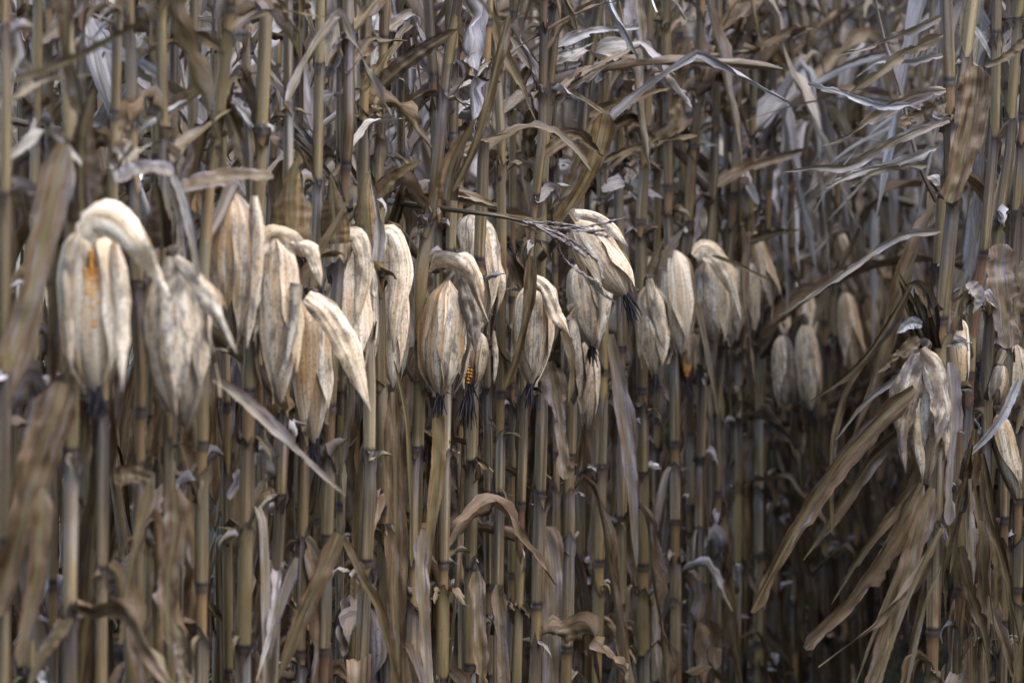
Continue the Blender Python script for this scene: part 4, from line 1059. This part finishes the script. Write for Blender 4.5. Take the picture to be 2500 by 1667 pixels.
# ------------------------------------------------------------------ prototypes for the rest of the field
def proto_parts(seed, H=2.55, simple_=False, ear_z=None):
    """a whole plant at the origin as a list of (part name, MB)"""
    rng = np.random.default_rng(seed)
    lean = rng.normal(size=2) * 0.05
    pts = [np.array([0, 0, 0.0]), np.array([lean[0] * 0.4, lean[1] * 0.4, 0.9]), np.array([lean[0] + rng.normal() * 0.02, lean[1], 1.7]), np.array([lean[0] * 2 + rng.normal() * 0.03, lean[1] * 2, H])]
    pl = Plant(pts, rng.uniform(0.0078, 0.0108), rng, None, H, 0.19)
    sides, n, m = (7, 14, 5) if simple_ else (10, 26, 7)
    parts = []
    mb = MB(); build_stalk(mb, pl, rng.uniform(), sides)
    cols = []
    az = rng.uniform(0, 2 * pi)
    smb = MB()
    for i, z in enumerate(pl.nodes):
        az += pi + rng.normal() * 0.35
        nxt = pl.nodes[i + 1] if i + 1 < len(pl.nodes) else pl.H
        ln = (nxt - z) * rng.uniform(0.6, 0.98)
        c = build_sheath(smb, pl, z, ln, az, rng, (rng.uniform(0.05, 0.35) if z < 0.85 else rng.uniform(0.25, 0.6), 0.3, rng.uniform()), 5 if simple_ else 9, 7 if simple_ else 11)  # low sheaths toned darker: shade between the rows painted into their colour
        cols.append((c, az))
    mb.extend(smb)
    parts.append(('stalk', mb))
    for c, a in cols:
        if rng.uniform() < 0.06 or c[2] > H - 0.1:
            continue
        lm = MB()
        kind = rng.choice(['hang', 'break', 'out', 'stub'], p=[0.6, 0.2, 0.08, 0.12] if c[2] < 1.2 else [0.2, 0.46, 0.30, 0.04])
        rand_leaf(lm, c, a, rng, kind, n, m, size=1.1 if c[2] < 1.2 else 1.15, tone=rng.uniform(0.5, 1.1) if c[2] > 1.2 else rng.uniform(0.02, 0.34) if c[2] < 0.85 else rng.uniform(0.2, 0.7), warm=rng.choice([0.2, 0.5, 0.8]) if not simple_ else rng.choice([0.3, 0.6, 0.9]))  # low leaves browner from decay, also darkened to paint in gap shade
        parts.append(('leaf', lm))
        if c[2] > 1.2 and rng.uniform() < 0.8:
            lm = MB()
            rand_leaf(lm, c, a + pi + rng.normal() * 0.6, rng, rng.choice(['out', 'break']), n, m, size=1.05, tone=rng.uniform(0.5, 1.1), warm=rng.choice([0.2, 0.5, 0.8]) if not simple_ else rng.choice([0.3, 0.6, 0.9]))
            parts.append(('leaf', lm))
    em = MB()
    a = rng.uniform(0, 6.28); zz = (rng.uniform(1.08, 1.28) if ear_z is None else ear_z)
    SKEW[0] = rng.uniform(0.9, 1.4)
    b = pl.c(zz) + np.array([cos(a), sin(a), 0]) * 0.04
    ln = rng.uniform(0.19, 0.25); an = rng.uniform(0.0, 0.5)
    t = b + np.array([cos(a) * sin(an), sin(a) * sin(an), -cos(an)]) * ln
    R = rng.uniform(0.027, 0.034); tn = rng.uniform(0.5, 0.95); wm = rng.uniform(0, 0.7)
    ear_core(em, b, t, R, rng, tn, wm, [pl.c(zz - 0.06), (pl.c(zz) + b) / 2, b + np.array([0, 0, 0.01]), b + (t - b) * 0.05], n=10, m=9)
    for j in range(3 if simple_ else 5):
        ear_husk(em, b, t, R, rng, 2 * pi * j / 5 + rng.normal() * 0.2, rng.uniform(0.6, 0.95), rng.uniform(0.85, 1.02), 0.05, rng.uniform(0, 0.5), (np.clip(tn + rng.normal() * 0.1, 0, 1), wm, rng.uniform()), 0, j * 0.5, 10, 5, rng.choice([0, 0, 0.8]))
    if not simple_:
        build_silk(em, t, (0, 0, -1), rng, 0.05, 8)
    parts.append(('ear', em))
    return parts

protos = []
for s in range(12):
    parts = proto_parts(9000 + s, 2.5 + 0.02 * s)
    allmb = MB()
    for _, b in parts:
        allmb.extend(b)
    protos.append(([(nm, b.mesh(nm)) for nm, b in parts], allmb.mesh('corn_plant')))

U = np.array([0.298, 0.954]); NN = np.array([-0.954, 0.298])
def row_pt(k, D):
    """point of row k (0 = front, 1, 2 ... behind it) at depth D"""
    return np.array([0.04 - 0.786 * k + (D - 5.33) * 0.312, D])
rng = np.random.default_rng(4242)
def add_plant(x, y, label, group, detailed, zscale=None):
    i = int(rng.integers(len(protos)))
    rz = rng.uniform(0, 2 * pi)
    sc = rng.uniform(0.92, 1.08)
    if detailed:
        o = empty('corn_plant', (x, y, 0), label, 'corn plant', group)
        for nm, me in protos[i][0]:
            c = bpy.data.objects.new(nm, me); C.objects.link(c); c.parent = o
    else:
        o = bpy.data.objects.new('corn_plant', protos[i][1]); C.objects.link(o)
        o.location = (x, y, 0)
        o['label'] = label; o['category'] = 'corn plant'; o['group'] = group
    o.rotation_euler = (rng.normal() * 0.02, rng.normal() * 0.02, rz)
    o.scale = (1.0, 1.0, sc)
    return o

# rest of the front row, running away on the right, and a few plants nearer than the frame's left edge
D = 7.05
while D < 15.5:
    x, y = row_pt(0, D) + NN * rng.normal() * 0.05
    add_plant(x, y, 'out of focus dry corn plant far along the front row, beyond the dark gap', 'far plants of the front row beyond the gap', D < 9.5)
    D += rng.uniform(0.09, 0.16)
# second and third row
D = 4.2
while D < 15.5:
    x, y = row_pt(1, D) + NN * rng.normal() * 0.06
    add_plant(x, y, 'dry corn plant in the row directly behind the front row, seen through its gaps', 'plants of the second row', D < 8.5)
    D += rng.uniform(0.12, 0.19)
D = 6.0
while D < 16:
    x, y = row_pt(2, D) + NN * rng.normal() * 0.07
    add_plant(x, y, 'dry corn plant of the third row, seen only in gaps between nearer stalks', 'plants of the third row', False)
    D += rng.uniform(0.16, 0.24)
# right hand row continuing behind the sharp cluster
rng = np.random.default_rng(3)
D = 5.5
while D < 6.6:
    x = 0.95 + (D - 5.5) * 0.312; y = D
    add_plant(x + rng.normal() * 0.05, y, 'dry corn plant behind the sharp cluster at the right edge', 'plants behind the row end cluster', D < 6.6)
    D += rng.uniform(0.07, 0.11)

# the far field as one mass
mass = MB()
sp = []
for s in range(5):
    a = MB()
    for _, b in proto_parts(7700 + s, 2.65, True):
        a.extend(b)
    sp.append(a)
for k in range(3, 10):
    D = 7.6 + 0.9 * (k - 3)
    while D < 24:
        x, y = row_pt(k, D) + NN * rng.normal() * 0.08
        if -0.22 * D - (2.2 if D < 14 else 0.5) < x < 0.22 * D + 0.4:
            mass.extend(sp[int(rng.integers(5))], (x, y, 0), rng.uniform(0, 6.28), rng.uniform(0.95, 1.08))
        D += rng.uniform(0.22, 0.34)
for k in range(0, 3):
    D = 15.6
    while D < 24:
        x, y = row_pt(k, D)
        if x < 0.22 * D + 0.4:
            mass.extend(sp[int(rng.integers(5))], (x, y, 0), rng.uniform(0, 6.28), 1.0)
        D += 0.22
shade_rows = MB()  # out-of-view rows added to shade the lower parts of the visible plants
D = 6.65
while D < 15:
    shade_rows.extend(sp[int(rng.integers(5))], (0.95 + (D - 5.5) * 0.312 + rng.normal() * 0.06, D, 0), rng.uniform(0, 6.28), rng.uniform(0.98, 1.08))
    D += rng.uniform(0.06, 0.10)
for k in (1, 2, 3, 4):
    D = 5.0 if k == 1 else -5.0
    while D < 14:
        shade_rows.extend(sp[int(rng.integers(5))], (0.92 + 0.786 * k + (D - 5.5) * 0.312 + rng.normal() * 0.05, D, 0), rng.uniform(0, 6.28), rng.uniform(0.9, 1.0))
        D += rng.uniform(0.11, 0.15)
for k in (0, 1, 2):
    D = -4.0
    while D < (2.35 if k == 0 else 4.1 + 1.5 * (k - 1)):
        x, y = row_pt(k, D)
        shade_rows.extend(sp[int(rng.integers(5))], (x, y, 0), rng.uniform(0, 6.28), 1.0)
        D += rng.uniform(0.13, 0.2)
o = shade_rows.obj('shade_corn_rows'); o['kind'] = 'stuff'; o['label'] = 'unseen dry corn rows added right, left and behind to shade the view'; o['category'] = 'corn field'
o = mass.obj('distant_corn_field')
o['kind'] = 'stuff'; o['label'] = 'dense mass of dry corn rows closing the view'; o['category'] = 'corn field'

# litter and grass on the soil
lm = MB()
for i in range(520):
    D = rng.uniform(3.5, 12); x = rng.uniform(-0.3, 0.3) * D + 0.4
    a = rng.uniform(0, 6.28); ln = rng.uniform(0.15, 0.5)
    p0 = np.array([x, D, 0.03])
    q = smooth_path([p0, p0 + np.array([cos(a), sin(a), 0.15]) * ln / 2, p0 + np.array([cos(a + 0.4), sin(a + 0.4), 0.02]) * ln], 10)
    blade(lm, q, (0, 0, 1), rng.uniform(0.012, 0.03), rng, 'leaf', None, 0.2, 0.8, 0.3, 0.3, (rng.uniform(0.2, 0.55), 0.2, rng.uniform()), 'leaf', 5)
o = lm.obj('fallen_leaves'); o['kind'] = 'stuff'; o['label'] = 'dry fallen leaves littering the dark soil'; o['category'] = 'leaf litter'
gm = MB()
for i in range(900):
    D = rng.uniform(6, 11); x = row_pt(0, D)[0] + rng.uniform(0.15, 0.75)
    p0 = np.array([x, D, 0.0]); h = rng.uniform(0.05, 0.16)
    d2 = rng.normal(size=2) * 0.04
    q = smooth_path([p0, p0 + np.array([d2[0] * 0.4, d2[1] * 0.4, h * 0.6]), p0 + np.array([d2[0], d2[1], h])], 5)
    blade(gm, q, (0, -1, 0), 0.003, rng, 'taper', 0.0, 0.1, 0.1, 0, 0, (0.5, 0.5, 0.5), 'grass', 3)
o = gm.obj('grass'); o['kind'] = 'stuff'; o['label'] = 'short dull green grass between the rows'; o['category'] = 'grass'
